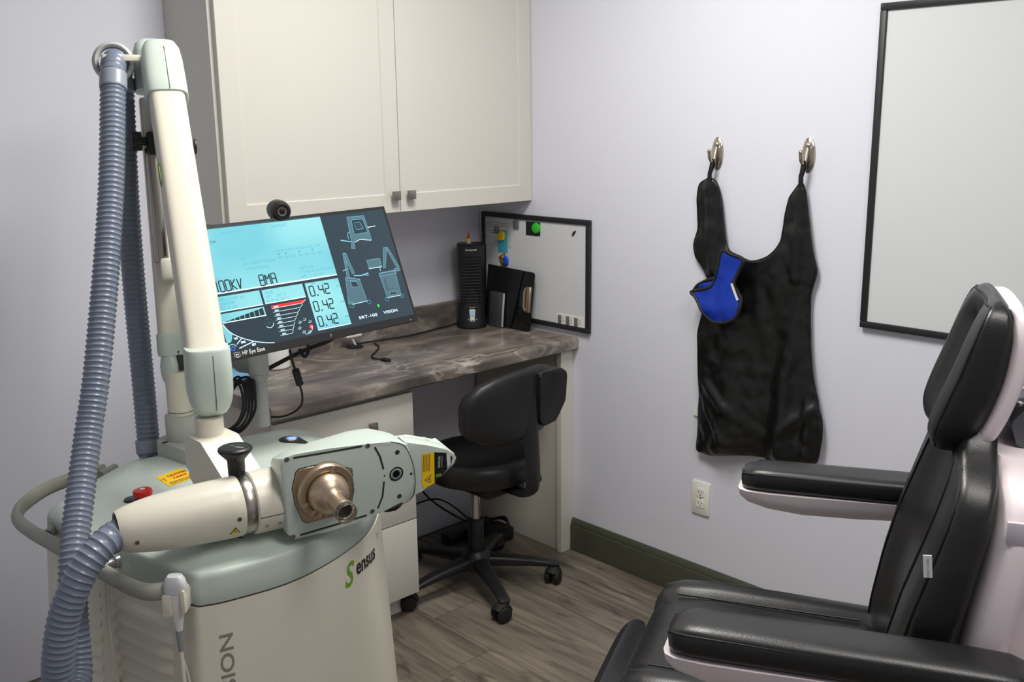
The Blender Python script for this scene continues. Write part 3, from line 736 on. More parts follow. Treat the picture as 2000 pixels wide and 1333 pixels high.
def osurf(s, z, off=0.0, kf=body_k):
    """point on the body at arc length s along the outline, height z"""
    s %= CUM[-1]; i = 0
    while CUM[i + 1] < s: i += 1
    t = (s - CUM[i]) / (CUM[i + 1] - CUM[i]); a, b = OUT[i], OUT[(i + 1) % len(OUT)]
    p = a.lerp(b, t); n_ = Vector(((b - a).y, -(b - a).x, 0)).normalized()
    k = kf(z)
    return Vector((MC.x + (p.x - MC.x) * body_kx(z), MC.y + (p.y - MC.y) * k, z)) + n_ * off
m = MB(); m.loft([oring(body_k(z), z, body_kx(z)) for z in (.11, .13, .30, .50, .65, .742)], (True, True)); bd = m.build('body', 'machine_cream', mach)
m = MB(); m.loft([oring(.991, .7405), oring(.991, .747)], (False, False)); m.build('seam_gap', 'seam_dark', mach)
m = MB(); m.loft([oring(1.0, .746), oring(1.005, .750), oring(1.004, .775), oring(1.0, .794), oring(.997, .8005), oring(.990, .8055), oring(.982, .8075), oring(.94, .811), oring(.88, .818), oring(.82, .8255), oring(.76, .8305), oring(.70, .833), oring(.4, .835)], (True, True))
m.build('top_cover', 'machine_sage', mach, 30)
def cap_z(x, y):
    d = Vector((x - MC.x, y - MC.y, 0)); a = math.atan2(d.y, d.x); R_ = .3
    for i in range(len(OUT)):
        p, q = OUT[i] - MC, OUT[(i + 1) % len(OUT)] - MC
        den = d.x * (q - p).y - d.y * (q - p).x
        if abs(den) < 1e-9: continue
        u = (d.y * p.x - d.x * p.y) / den
        if 0 <= u <= 1 and (p + (q - p) * u).dot(d) > 0: R_ = (p + (q - p) * u).length
    k = d.length / R_; tab = [(0, .8355), (.4, .835), (.70, .833), (.76, .8305), (.82, .8255), (.88, .818), (.94, .811), (.982, .8075), (.99, .8055), (1.0, .796)]
    for (k0, z0), (k1, z1) in zip(tab, tab[1:]):
        if k <= k1: return z0 + (z1 - z0) * (k - k0) / (k1 - k0)
    return .79
m = MB(); m.loft([oring(1.04, .055, 1.09), oring(1.075, .06, 1.12), oring(1.075, .105, 1.12), oring(1.06, .1105, 1.11)]); m.build('plinth', 'mount_gray', mach)
for a, b in ((-1.86, -1.22), (-1.40, -1.12), (-1.36, -.74), (-1.86, -.80)):
    m = MB(); m.cyl((a, b - .015, .028), (a, b + .015, .028), .0272, n=24, bev=.004); m.box((a - .02, b - .02, .045), (a + .02, b + .02, .056), .003); m.build('caster', 'black_rubber', mach)
# vents on the left side
ST = CUM[-1]
m = MB()
for k in range(11):
    z = .695 - k * .0315
    for s0, s1 in ((ST - .235, ST - .045), (ST - .44, ST - .265)):
        n_ = 8
        rings = []
        for q in range(n_ + 1):
            s = s0 + (s1 - s0) * q / n_; sh = .25 if q in (0, n_) else 1
            rings.append([osurf(s, z - .007, -.001), osurf(s, z - .0065, .0075 * sh), osurf(s, z + .001, .0068 * sh), osurf(s, z + .013, -.0008)])
        m.loft(rings)
    m2 = None
m.build('vent_louvers', 'machine_cream', bd, 25)
# lettering
m = MB(); base = (0.082, 0.530)
m.text('VISION', .034, ID, 0, bold=.0004, sx=1.45, fn=lambda x, y: osurf(base[0] - y, base[1] + x, .0008)); m.build('lettering', 'print_gray', bd)
m = MB(); SB = (0.340, 0.670)
m.text('S', .058, ID, 0, shear=.32, bold=.001, fn=lambda x, y: osurf(SB[0] + x * 1.1, SB[1] + y * 1.22 - x * .05, .0009))
m.build('logo_initial', 'print_green', bd); m = MB()
m.text('ensus', .041, ID, 1, shear=.12, bold=.001, fn=lambda x, y: osurf(SB[0] + .044 + x * 1.06, SB[1] + .010 + y * 1.15 - x * .05, .0009))
m.build('logo', ['print_green', 'print_black'], bd); m = MB()
star = [(r * math.cos(math.pi / 2 + k * math.pi / 4), r * math.sin(math.pi / 2 + k * math.pi / 4)) for k, r in enumerate((.012, .0022) * 4)]
m.add([osurf(SB[0] + .176 + x * .8, SB[1] + .044 + y, .0009) for x, y in star], [tuple(range(8))], ID, 0)
m.build('logo_star', 'print_green', bd)
# handle loop round the left side
hp = spline([(-1.7385, -0.5713, 0.785), (-1.8253, -0.5775, 0.785), (-1.8884, -0.6029, 0.785), (-1.9519, -0.6618, 0.785), (-1.9803, -0.7076, 0.785), (-1.9937, -0.7534, 0.785), (-1.9938, -0.8289, 0.785), (-1.9837, -0.9316, 0.785), (-1.9707, -1.0443, 0.785), (-1.9579, -1.1706, 0.785), (-1.9493, -1.2338, 0.785), (-1.9368, -1.2657, 0.785), (-1.9168, -1.2802, 0.785), (-1.8993, -1.2837, 0.785)], 6)
m = MB(); m.tube(hp, .0165, 14, flat=.72, up=(0, 0, 1)); hd = m.build('push_handle', 'handle_gray', mach)
m = MB(); m.cyl((-1.977, -0.8748, 0.785), (-1.9343, -0.8286, 0.785), .011, n=14); m.cyl((-1.9226, -0.8016, 0.785), (-1.9434, -0.8309, 0.785), .013, n=14); m.build('handle_mount', 'handle_gray', mach)
m = MB(); m.cyl((-1.762, -0.6027, 0.785), (-1.715, -0.5747, 0.785), .012, n=14); m.build('handle_mount', 'handle_gray', mach)
m = MB(); c0 = Vector((-1.932, -1.1108, 0.79)); cdir = Vector((-.97, -.22, 0)).normalized()
m.cyl(c0, c0 + cdir * .03, .011, n=20, bev=.002); m.cyl(c0 - cdir * .004, c0 + cdir * .004, .0145, n=20); m.build('cable_socket', 'chrome', mach)
m = MB(); m.tube(spline([c0 + cdir * .03, c0 + cdir * .045 + Vector((0, 0, -.006)), Vector((-1.9436, -1.082, 0.745)), Vector((-1.9424, -1.0752, 0.71)), Vector((-1.9444, -1.0749, 0.64)), Vector((-1.9472, -1.0918, 0.56)), Vector((-1.9417, -1.0934, 0.48))], 6), .0042, 10); m.build('socket_cord', 'machine_cream', mach)

# things on the cover
def deck(u, v, dz=0.0): return Vector((u, v, cap_z(u, v) + dz))
def decal(mb, quad, mi=0, dz=.0006, nn=6):
    A_, B_, C_, D_ = [Vector((q[0], q[1])) for q in quad]; V = []; F = []
    for j in range(nn + 1):
        for i in range(nn + 1):
            u, v = i / nn, j / nn; p = (A_ * (1 - u) + B_ * u) * (1 - v) + (D_ * (1 - u) + C_ * u) * v
            V.append(deck(p.x, p.y, dz))
    for j in range(nn):
        for i in range(nn): k = j * (nn + 1) + i; F.append((k, k + 1, k + nn + 2, k + nn + 1))
    mb.add(V, F, ID, mi)
m = MB(); lq = [(-1.7326, -0.9195, 0.833), (-1.6646, -0.9083, 0.833), (-1.6617, -0.822, 0.833), (-1.7291, -0.8429, 0.833)]
decal(m, lq)
o_ = Vector(lq[0]); ex = Vector(lq[1]) - o_; ey = Vector(lq[3]) - o_; o_.z = ex.z = ey.z = 0
def lab(x, y): p = o_ + ex * x + ey * y; return deck(p.x, p.y, .0011)
W_ = ex.length; H_ = ey.length
m.text('CAUTION', .017, ID, 1, bold=.0005, fn=lambda x, y: lab(.30 + x / W_ * .62, .68 + y / H_))
m.text('X-RAYS', .017, ID, 1, bold=.0005, fn=lambda x, y: lab(.38 + x / W_ * .62, .42 + y / H_))
for k in range(3):
    m.add([lab(.12 + .09 * math.cos(a), .62 + .15 * math.sin(a)) for a in [2 * math.pi / 3 * k + .5 + .6 * q / 4 for q in range(5)]] + [lab(.12, .62)], [tuple(range(6))], ID, 1)
for k in range(2): m.add([lab(.12, .2 - .12 * k), lab(.86, .2 - .12 * k), lab(.86, .25 - .12 * k), lab(.12, .25 - .12 * k)], [(0, 1, 2, 3)], ID, 2)
m.build('caution_label', ['label_yellow', 'label_red', 'photo_brown'], mach)
m = MB(); e0 = deck(*(-1.8071, -0.9483, 0.826)[:2]); ME = frame(e0, (.72, -.69, 0), (.69, .72, 0))
m.prism(roundpoly([(-.035, -.016), (.030, -.016), (.030, .016), (-.035, .016)], .0155, 6), -.006, .004, .0015, 2, ME); es = m.build('stop_button_plate', 'black_plastic', mach)
m = MB(); m.lathe([(.013, .004), (.013, .010), (.019, .012), (.020, .019), (.018, .023), (.009, .0245)], ME @ T(.004, 0, 0), 32); m.lathe([(.0055, .0245), (.0055, .0252)], ME @ T(.004, 0, 0), 16, mi=1)
m.add([ME @ T(.004, 0, 0) @ Vector((r * math.cos(a), r * math.sin(a), .0245 - (r - .009) * .10 + .0006)) for a in [2.2 + 1.2 * q / 8 for q in range(9)] for r in (.0115, .0145)], [(2 * q, 2 * q + 1, 2 * q + 3, 2 * q + 2) for q in range(8)], ID, 1)
m.build('stop_button', ['button_red', 'print_white'], es)
m = MB(); b0 = deck(*(-1.3728, -0.8261, 0.834)[:2]); b1 = Vector((-1.359, -0.8742, 0.834)); b1.z = b0.z; Mb = frame(b0, b1 - b0, (0, 0, 1), None)
bxd = (b1 - b0).normalized(); Mb = frame(b0, bxd, Vector((-bxd.y, bxd.x, 0)))
m.prism([(p.x, p.y) for p in spline([(-.034, 0, 0), (-.028, .017, 0), (-.006, .026, 0), (.015, .018, 0), (.05, .003, 0), (.05, -.003, 0), (.015, -.018, 0), (-.006, -.026, 0), (-.028, -.017, 0)], 4, True)], -.004, .002, .001, 2, Mb)
pb = m.build('power_button_plate', 'frame_black', mach)
m = MB(); m.lathe([(.017, .002), (.017, .005), (.0125, .006), (.0125, .002)], Mb, 32, (False, False)); m.build('button_ring', 'chrome', pb)
m = MB(); m.lathe([(.0118, .002), (.0118, .0052), (.010, .0056)], Mb, 28); m.build('power_button', 'lamp_blue', pb)
for (u, v) in ((-1.8011, -1.2173, 0.826)[:2], (-1.7525, -1.2386, 0.83)[:2]):
    m = MB(); c_ = deck(u, v); Ml = frame(c_, (.72, -.69, 0), (.69, .72, .12))
    m.prism(rrect(.040, .024, .003), -.003, .0018, .0006, 1, Ml); m.flat(rrect(.034, .007, .002, 3, 0, -.006), .002, Ml, 1); m.flat(rrect(.012, .006, .002, 3, .008, .006), .002, Ml, 2)
    m.build('warning_plate', ['black_gloss', 'label_red', 'label_yellow'], mach)

# ---- jointed arm
Pp = Vector((-1.60, -.716, 0))
bp_ = [(-1.6556, -0.6837, 0.868)[:2], (-1.6373, -0.8494, 0.868)[:2], (-1.5517, -0.8008, 0.868)[:2], (-1.5768, -0.6389, 0.868)[:2]]
m = MB(); m.prism(roundpoly(bp_, .018, 4), .828, .868, .004, 2)
m.build('arm_base', 'bracket_gray', mach)
m = MB()
for q in ((-1.6477, -0.719, 0.868), (-1.6307, -0.8103, 0.868)): MB().lathe([(.0075, .8678), (.0075, .8686)], T(q[0], q[1], 0), 16).build('bolt', 'seam_dark', mach)
m = MB(); m.cyl(Pp + Vector((0, 0, .866)), Pp + Vector((0, 0, .928)), .0385, n=36, bev=.003); m.build('post_collar', 'bracket_gray', mach)
m = MB(); m.cyl(Pp + Vector((0, 0, .926)), Pp + Vector((0, 0, 1.035)), .0300, n=32); m.cyl(Pp + Vector((0, 0, .936)), Pp + Vector((0, 0, .9375)), .0304, n=32, mi=1); m.build('post', ['machine_cream', 'seam_dark'], mach)
MB().box((Pp.x - .002, Pp.y - .012, 1.03), (Pp.x + .024, Pp.y + .02, 1.085), .003).build('hinge', 'slot_dark', mach)
hx = Vector((.94, -.34, 0)).normalized()
def beam(p0, p1, secs, e=4.0, n=36):
    """loft along p0->p1; secs = (t, half width along hinge, half depth, shift)"""
    p0 = Vector(p0); p1 = Vector(p1); ax_ = (p1 - p0).normalized(); dp = ax_.cross(hx).normalized(); L_ = (p1 - p0).length
    return [[p0 + ax_ * (t if abs(t) > 1.5 else t * L_) + hx * q[0] + dp * (q[1] + sh) for q in superell(a, b, e, n)] for t, a, b, sh in secs]
J0 = Vector((-1.591, -.693, 1.060)); J1 = Vector((-1.533, -.570, 1.722))
E0 = Vector((-1.547, -.659, 1.717)); E1 = Vector((-1.694, -1.068, 1.103))
m = MB(); m.loft(beam(J0, J1, [(.02, .036, .036, 0), (.9, .034, .034, 0)])); ra = m.build('rear_arm', 'machine_cream', mach)
m = MB(); m.loft(beam(E0, E1, [(.04, .0385, .038, 0), (.96, .0405, .040, 0)])); fa = m.build('forearm', 'machine_cream', mach)
m = MB(); m.loft(beam(J0, J1, [(.93, .039, .041, 0), (1.0, .041, .044, 0), (1.06, .040, .043, 0), (1.09, .034, .036, 0), (1.105, .022, .024, 0), (1.109, .008, .01, 0)], 3.2)); m.build('upper_joint_cover', 'machine_sage', ra)
m = MB(); m.loft(beam(E0, E1, [(-.098, .012, .014, 0), (-.094, .026, .028, 0), (-.082, .036, .038, 0), (-.060, .0425, .043, 0), (-.02, .0455, .0445, 0), (.05, .0465, .0435, 0), (.100, .0465, .0435, 0), (.105, .045, .042, 0)], 3.6)); uc_ = m.build('upper_joint_cover', 'machine_sage', fa)
def seam(mb, p0, p1, t0, t1, hw, hd, k=.12):
    p0 = Vector(p0); p1 = Vector(p1); a_ = (p1 - p0).normalized(); dp = a_.cross(hx).normalized(); L_ = (p1 - p0).length
    sg = 1 if dp.y < 0 else -1
    mb.ribbon([p0 + a_ * (t0 + (t1 - t0) * q / 6) * L_ + hx * hw * k + dp * sg * hd for q in range(7)], .0012, .0006, hx)
m = MB(); seam(m, E0, E1, -.05, .104, .0465, .0441); m.build('cover_seam', 'seam_dark', uc_)
m = MB(); m.loft(beam(J0, J1, [(.005, .030, .030, 0), (.010, .0385, .038, 0), (.03, .040, .0395, 0), (.082, .0395, .039, 0), (.087, .038, .038, 0)], 3.4)); m.build('lower_joint_cover', 'machine_sage', ra)
m = MB()
jc = J0 + Vector((0, 0, -.022)) - hx * .014 + Vector((-.34, -.94, 0)) * .012
m.lathe([(.020, -.018), (.031, -.012), (.035, -.002), (.034, .006), (.029, .014), (.020, .020), (.008, .023)], frame(jc, (0, 0, 1), hx.cross(Vector((0, 0, 1))), -hx) @ Matrix.Diagonal((1.35, 1, 1, 1)), 32); m.build('joint_lobe', 'machine_sage', ra)
m = MB(); lb = E1
m.loft([[lb + hx * q[0] + Vector((-.34, -.94, 0)) * q[1] * 1.0 + Vector((0, 0, dz)) for q in superell(a, b, 3.4, 36)] for dz, a, b in
        ((.060, .0425, .043), (.056, .0445, .0455), (.0, .0455, .0465), (-.030, .0448, .0455), (-.050, .0415, .042), (-.064, .0365, .037), (-.074, .030, .031), (-.078, .024, .025))])
lj = m.build('lower_joint_cover', 'machine_sage', fa)
m = MB(); m.ribbon([lb + hx * .006 + Vector((-.34, -.94, 0)) * d_ + Vector((0, 0, z)) for z, d_ in ((.05, .0455), (.02, .0463), (0, .0467), (-.035, .0458), (-.055, .0425), (-.066, .039))], .0013, .0007, hx); m.build('cover_seam', 'seam_dark', lj)
Fp = Vector((E1.x - .012, E1.y - .01, 0))
m = MB(); m.cyl(Fp + Vector((0, 0, .952)), Fp + Vector((0, 0, 1.02)), .0285, n=32); m.cyl(Fp + Vector((0, 0, .9615)), Fp + Vector((0, 0, .963)), .0289, n=32, mi=1); m.build('wrist_post', ['machine_cream', 'seam_dark'], mach)
# gas spring and lock knob between the beams
def on_rear(t, h, d): 
    a_ = (J1 - J0).normalized(); dp = a_.cross(hx).normalized(); dp = dp if dp.y < 0 else -dp
    return J0 + (J1 - J0) * t + hx * h + dp * d
m = MB(); m.cyl(on_rear(.33, -.017, .046), on_rear(.72, -.017, .046), .0165, n=20, bev=.002); gs = m.build('gas_spring', 'steel_brushed', mach)
m = MB(); m.cyl(on_rear(.72, -.006, .048), on_rear(.90, -.004, .040), .008, n=16); m.build('rod', 'chrome', gs)
m = MB(); m.box((-.018, -.022, -.028), (.018, .022, .022), .008, M=frame(on_rear(.31, -.004, .048), hx, (J1 - J0).normalized().cross(hx), None)); m.build('spring_mount', 'machine_cream', gs)
m = MB(); m.box((-.022, -.020, -.026), (.022, .02, .026), .006, M=frame(on_rear(.735, -.006, .050), hx, (J1 - J0).normalized().cross(hx), None)); lk = m.build('lock_collar', 'black_plastic', mach)
m = MB(); k0 = on_rear(.745, -.020, .050); m.cyl(k0, k0 - hx * .022, .010, n=16)
Mk = axis_frame(k0 - hx * .018, k0 - hx * .05)
m.prism([((.0215 + .0025 * math.cos(6 * t)) * math.cos(t), (.0215 + .0025 * math.cos(6 * t)) * math.sin(t)) for t in [2 * math.pi * q / 48 for q in range(48)]], 0, .022, .004, 2, Mk); m.build('lock_knob', 'black_plastic', lk)
m = MB(); k1 = E0 + (E1 - E0) * .27 + hx * .041; m.cyl(k1, k1 + hx * .006, .017, n=20, bev=.002); m.build('end_knob', 'black_plastic', fa)
m = MB(); fax = (E1 - E0).normalized(); fd = fax.cross(hx).normalized(); fd = fd if fd.y < 0 else -fd
Mg = frame(E0 + (E1 - E0) * .375 - hx * .0393 + fd * .012, fax, fd, -hx)
m.lathe([(.017, 0), (.0172, .0008), (.013, .001), (.013, .0002)], Mg @ Matrix.Diagonal((1.7, 1.05, 1, 1)), 32, (False, False)); m.text('S', .03, Mg @ T(-.01, -.01, .0008), bold=.001); m.build('emblem', 'print_green', fa)
m = MB(); b_ = E0 - hx * .040 + Vector((0, 0, .030)); m.box((0, -.006, -.007), (.085, .006, .007), .002, M=frame(b_, -hx, (0, 1, 0))); m.box((.083, -.0062, -.0072), (.088, .0062, .0072), .002, M=frame(b_, -hx, (0, 1, 0)), mi=1); m.build('hose_hanger', ['machine_cream', 'mount_gray'], mach)
Rg = Vector((-1.6315, -0.5952, 1.7385))
rv = Vector((-.42, -.90, .1)).normalized()
Mr = frame(Rg, Vector((0, 0, 1)).cross(rv), rv.cross(Vector((0, 0, 1)).cross(rv)), rv)
m = MB(); m.tube([Mr @ Vector((.0385 * math.cos(t), .0385 * math.sin(t), 0)) for t in [2 * math.pi * q / 48 for q in range(48)]], .0075, 12, closed=True, flat=1.9, up=tuple(Mr.to_3x3() @ Vector((1, 0, 0)))); m.build('hose_ring', 'bracket_gray', mach)

# ---- hose
HP = [(-1.6422, -0.6116, 0.8047), (-1.6393, -0.6037, 0.839), (-1.6312, -0.5871, 1.0095), (-1.6241, -0.571, 1.221), (-1.6159, -0.5612, 1.4154), (-1.6077, -0.5602, 1.5815), (-1.6013, -0.5551, 1.6863), (-1.6048, -0.5596, 1.7296), (-1.6254, -0.5927, 1.7422), (-1.6491, -0.6323, 1.7241), (-1.666, -0.6608, 1.6711), (-1.7335, -0.7549, 1.4332),
      (-1.8342, -0.8658, 1.1301), (-1.8886, -0.9146, 0.9877), (-1.9504, -0.9934, 0.8628), (-1.9854, -1.0449, 0.7943), (-2.0093, -1.0832, 0.7108), (-2.0204, -1.1085, 0.6406), (-2.034, -1.1363, 0.6001), (-2.0608, -1.1709, 0.5886), (-2.0838, -1.2001, 0.6292), (-2.0865, -1.22, 0.6937), (-2.0713, -1.2307, 0.7746), (-2.0376, -1.2401, 0.8474), (-1.9939, -1.2348, 0.8847), (-1.9523, -1.2164, 0.8892), (-1.9218, -1.2104, 0.8879)]
hs = spline(HP, 40)
def resample(P, step):
    out = [P[0].copy()]; acc = 0.0
    for a, b in zip(P, P[1:]):
        L_ = (b - a).length
        while acc + L_ >= step:
            t = (step - acc) / L_; a = a.lerp(b, t); out.append(a.copy()); L_ = (b - a).length; acc = 0.0
        acc += L_
    return out
PITCH = .0116
hr = resample(hs, PITCH / 5)
RR_ = [.0252, .0252, .0255, .0279, .0262]
m = MB(); m.tube(hr, [RR_[i % 5] for i in range(len(hr))], 22); hose = m.build('hose', 'hose_blue', mach, 50)
def nearest(q): q = Vector(q); return min(range(len(hr)), key=lambda i: (hr[i] - q).length)
def cuff(q, n0, n1, r, arc=(0, 2 * math.pi)):
    i = nearest(q); P = [hr[max(0, min(len(hr) - 1, i + k))] for k in range(n0, n1 + 1)]
    m = MB(); m.tube(P, [r - .0015] + [r] * (len(P) - 2) + [r - .0015], 28); return m.build('cuff', 'hose_cuff', hose)
cuff((-1.6579, -0.6468, 1.6958), -7, 9, .0292); cuff((-1.5966, -0.5525, 1.6864), -6, 8, .0292); cuff((-1.6666, -0.6725, 0.845), -9, 6, .0305)

# ---- treatment head
HA = Vector((-1.9591, -1.2158, 0.8931)); hax = Vector((0.9798, -0.2, 0)); hn = Vector((-0.1985, -0.9725, -0.1218)); hup = Vector((-0.0244, -0.1194, 0.9925))
HM = frame(HA + hn * .065, hax, hup, hn)                       # x along the head, y up, z out of the front plate
def Hp(s, u, n_=0): return HM @ Vector((s, u, n_))
AX = frame(HA, hn, hup, hax)
m = MB(); m.lathe([(.0325, .006), (.033, -.002), (.0350, -.004), (.0385, .002), (.0435, .020), (.0475, .040), (.0507, .062), (.0540, .10), (.0563, .145), (.0578, .19), (.058, .212), (.057, .2145)], AX, 48); cn = m.build('handle_cone', 'machine_cream', mach)
m = MB(); m.lathe([(.0308, -.0035), (.0308, -.0045)], AX, 32); m.build('hose_opening', 'seam_dark', cn)
def lerp1(tab, x):
    for (a, b), (c, d) in zip(tab, tab[1:]):
        if x <= c: return b + (d - b) * (x - a) / (c - a)
    return tab[-1][1]
def on_cone(s, a, off=.0004): 
    r = lerp1([(0, .038), (.02, .0435), (.04, .0475), (.062, .0507), (.1, .0540), (.145, .0563), (.19, .0578), (.22, .058)], s); d = hn * math.cos(a) + hup * math.sin(a); return HA + hax * s + d * (r + off), d
m = MB()
for s, a in ((.022, -.16), (.200, .05)):
    m = MB(); p, d = on_cone(s, a, -.001); m.cyl(p, p + d * .0016, .0045, n=14, mi=0)
    m.cyl(p + d * .0016, p + d * .0018, .0022, n=6, mi=1); m.build('screw', ['pewter', 'seam_dark'], cn)
m = MB(); tri = [(-.010, -.008), (.010, -.008), (0, .009)]
def ct(x, y, o_=.0008): p, d = on_cone(.192 + x, -.36 + y / .057, o_); return p
m.add([ct(*q) for q in tri], [(0, 1, 2)], ID, 1); m.add([ct(q[0] * .8, q[1] * .8 - .0004, .0014) for q in tri], [(0, 1, 2)])
m.add([ct(*q, .0019) for q in ((.001, .004), (-.002, -.001), (.0005, -.001), (-.001, -.006), (.0025, .0003), (.0003, .0003))], [(0, 1, 2, 3, 4, 5)], ID, 1)
m.build('warning_sticker', ['label_yellow', 'print_black'], cn)
m = MB(); m.lathe([(.0555, .2145), (.0565, .216), (.0565, .2345), (.0555, .236)], AX, 48); rg = m.build('clamp_ring', 'steel_brushed', mach)
p, d = HA + hax * .226, (hn * math.cos(.03) + hup * math.sin(.03)); m = MB(); m.cyl(p + d * .056, p + d * .0572, .0042, n=14); m.build('ring_screw', 'chrome', rg)
m = MB(); m.lathe([(.057, .236), (.0602, .239), (.0602, .292), (.058, .296)], AX, 48); cl = m.build('head_collar', 'machine_cream', mach)
m = MB(); m.ribbon([HA + hax * s + (hn * math.cos(-.06) + hup * math.sin(-.06)) * .0604 for s in (.239, .26, .293)], .0012, .0006, (0, 0, 1))
m.build('collar_seam', 'seam_dark', cl)
for s in (.252, .277): m = MB(); p = HA + hax * s; d = hn * math.cos(-.44) + hup * math.sin(-.44); m.cyl(p + d * .0598, p + d * .0606, .0035, n=14); m.build('collar_screw', 'pewter', cl)
m = MB(); blk = [(-1.045, .985), (-1.118, .985), (-1.225, .915), (-1.225, .862), (-1.10, .862), (-1.045, .905)]
m.prism(roundpoly(blk, .018, 5), -.041, .041, .009, 3, frame((Fp.x, 0, 0), (0, 1, 0), (0, 0, 1), (1, 0, 0))); m.cyl(Fp + Vector((0, 0, .95)), Fp + Vector((0, 0, .958)), .038, n=32, bev=.003); m.build('wrist_block', 'machine_cream', mach)
m = MB(); kq = Vector((-1.734, -1.235, 0.9961)); m.lathe([(.016, -.05), (.0165, -.022), (.0185, -.018), (.031, -.004), (.0325, .0), (.0318, .003), (.0275, .0055), (.0262, .0048), (.012, .0042)], T(*kq), 40); m.text('S', .012, T(kq.x - .004, kq.y + .003, kq.z + .0058), 1); m.text('sensus', .007, T(kq.x - .002, kq.y - .004, kq.z + .0058) @ RZ(-1.1), 2); m.build('lock_knob', ['black_plastic', 'print_green', 'print_white'], mach)

hb = [(0.278, 0.0967), (0.2822, 0.1104), (0.303, 0.1176), (0.3692, 0.1148), (0.4585, 0.1079), (0.4998, 0.1063), (0.5368, 0.0914), (0.5491, 0.0474), (0.556, 0.0004), (0.5476, -0.0323), (0.4842, -0.0473), (0.4324, -0.0563), (0.3681, -0.0628), (0.3028, -0.0638), (0.2879, -0.0489)]
def grow(poly, k, dx=0, dy=0):
    c = Vector((sum(p[0] for p in poly) / len(poly), sum(p[1] for p in poly) / len(poly)))
    return [(c.x + (p[0] - c.x) * k + dx, c.y + (p[1] - c.y) * k + dy) for p in poly]
def slope_top(q, z):
    f = min(1, -z / .10); sl = max(.04, min(.36, .36 - (q[0] - .28) / .17 * .32))
    return (q[0], q[1] * (1 - f * sl) if q[1] > 0 else q[1], z)
m = MB(); m.loft([[slope_top(q, z) for q in grow(hb, k)] for z, k in ((-.108, .80), (-.104, .86), (-.092, .92), (-.07, .965), (-.04, .99), (-.012, 1.0), (-.0042, 1.0))], M=HM)
m.prism(hb, -.0042, 0, .0038, 3, HM, ends='top'); hh = m.build('head_housing', 'machine_sage', mach)
tipf = [(0.5322, 0.0956), (0.5851, 0.0774), (0.629, 0.0607), (0.6474, 0.0466), (0.6527, 0.0351), (0.6483, 0.0232), (0.6204, 0.0013), (0.574, -0.0233), (0.5408, -0.0365), (0.5525, 0.0012)]
def inset(poly, k):
    c = Vector((sum(p[0] for p in poly) / len(poly), sum(p[1] for p in poly) / len(poly)))
    return [tuple(c + (Vector(p) - c) * k) for p in poly]
m = MB(); m.prism(tipf, -.040, -.0035, .004, 2, HM)
m.prism([(p[0] - .004 - (.035 if i == 0 else 0), p[1] - (.022 if i == 0 else .010 if i < 3 else .002)) for i, p in enumerate(tipf)], -.096, -.080, .007, 3, HM)
tt = tipf[3:6]; m.prism([tt[0], tt[1], tt[2], (tt[2][0] - .02, tt[2][1] + .0), (tt[0][0] - .02, tt[0][1] - .002)], -.094, -.03, .004, 2, HM)
m.prism([tipf[7], tipf[8], (tipf[8][0], tipf[8][1] + .012), (tipf[6][0], tipf[6][1] + .012), tipf[6]], -.092, -.03, .003, 1, HM)
hg = m.build('grip', 'machine_sage', mach)
m = MB(); yl = [(0.5709, 0.062), (0.5988, 0.0598), (0.6022, -0.0101), (0.5777, -0.0174), (0.5727, -0.0047)]
m.flat(yl, -.0028, HM, 0); m.flat([(0.5988, 0.0598), (0.6273, 0.0529), (0.6421, 0.0407), (0.638, 0.0218), (0.6022, -0.0101)], -.0028, HM, 1)
m.flat([(0.6268, 0.0523), (0.6366, 0.0457), (0.6374, 0.0247), (0.6305, 0.0168)], -.0024, HM, 2)
for k in range(5): 
    a = (0.574, 0.0584); m.flat([(a[0] + .0035 * k, a[1]), (a[0] + .0035 * k + .0014, a[1]), (a[0] + .0035 * k + .0014, a[1] - .038), (a[0] + .0035 * k, a[1] - .038)], -.0024, HM, 3)
tq = [(0.5779, 0.0016), (0.5928, 0.0122), (0.5934, -0.0076)]
m.flat(tq, -.0024, HM, 3); m.flat(inset(tq, .72), -.0020, HM, 0); c_ = inset(tq, .0)[0]; m.lathe([(.0022, -.0018), (.0022, -.0016)], HM @ T(c_[0], c_[1], 0), 12, mi=3)
a = (0.6117, 0.0104); m.text('S', .016, HM @ T(a[0] + .004, a[1] - .008, -.0022) @ RZ(1.57), 4, bold=.001)
a = (0.6089, 0.0226); m.text('sensus', .010, HM @ T(a[0] + .004, a[1], -.0022) @ RZ(1.57), 2); m.text('sensus healthcare', .0036, HM @ T(a[0] + .009, a[1], -.0022) @ RZ(1.57), 2)
m.build('rating_labels', ['label_yellow', 'print_black', 'paper_white', 'photo_brown', 'print_green'], hg)
m = MB()
def slot(mb, pts, w_=.0038): mb.ribbon([HM @ Vector((p[0], p[1], .0003)) for p in pts], w_, .0007, hup if abs(pts[-1][0] - pts[0][0]) > abs(pts[-1][1] - pts[0][1]) else hax)
slot(m, [(0.3018, 0.1095), (0.3692, 0.1074), (0.4392, 0.1063)]); slot(m, [(0.3121, -0.0551), (0.3787, -0.0508), (0.4499, -0.0458)])
slot(m, [(0.4661, 0.0988), (0.4772, 0.0768), (0.4852, 0.0475)]); slot(m, [(0.4867, 0.0203), (0.4838, -0.0118), (0.4741, -0.0357)])
m.build('slots', 'slot_dark', hh)
m = MB(); m.tube(spline([Hp(q[0], q[1], -.0002) for q in ((0.501, 0.1028), (0.5302, 0.0883), (0.5491, 0.0474), (0.556, 0.0004), (0.5476, -0.0323), (0.5044, -0.0441))], 5), .0009, 6); m.build('plate_seam', 'slot_dark', hh)
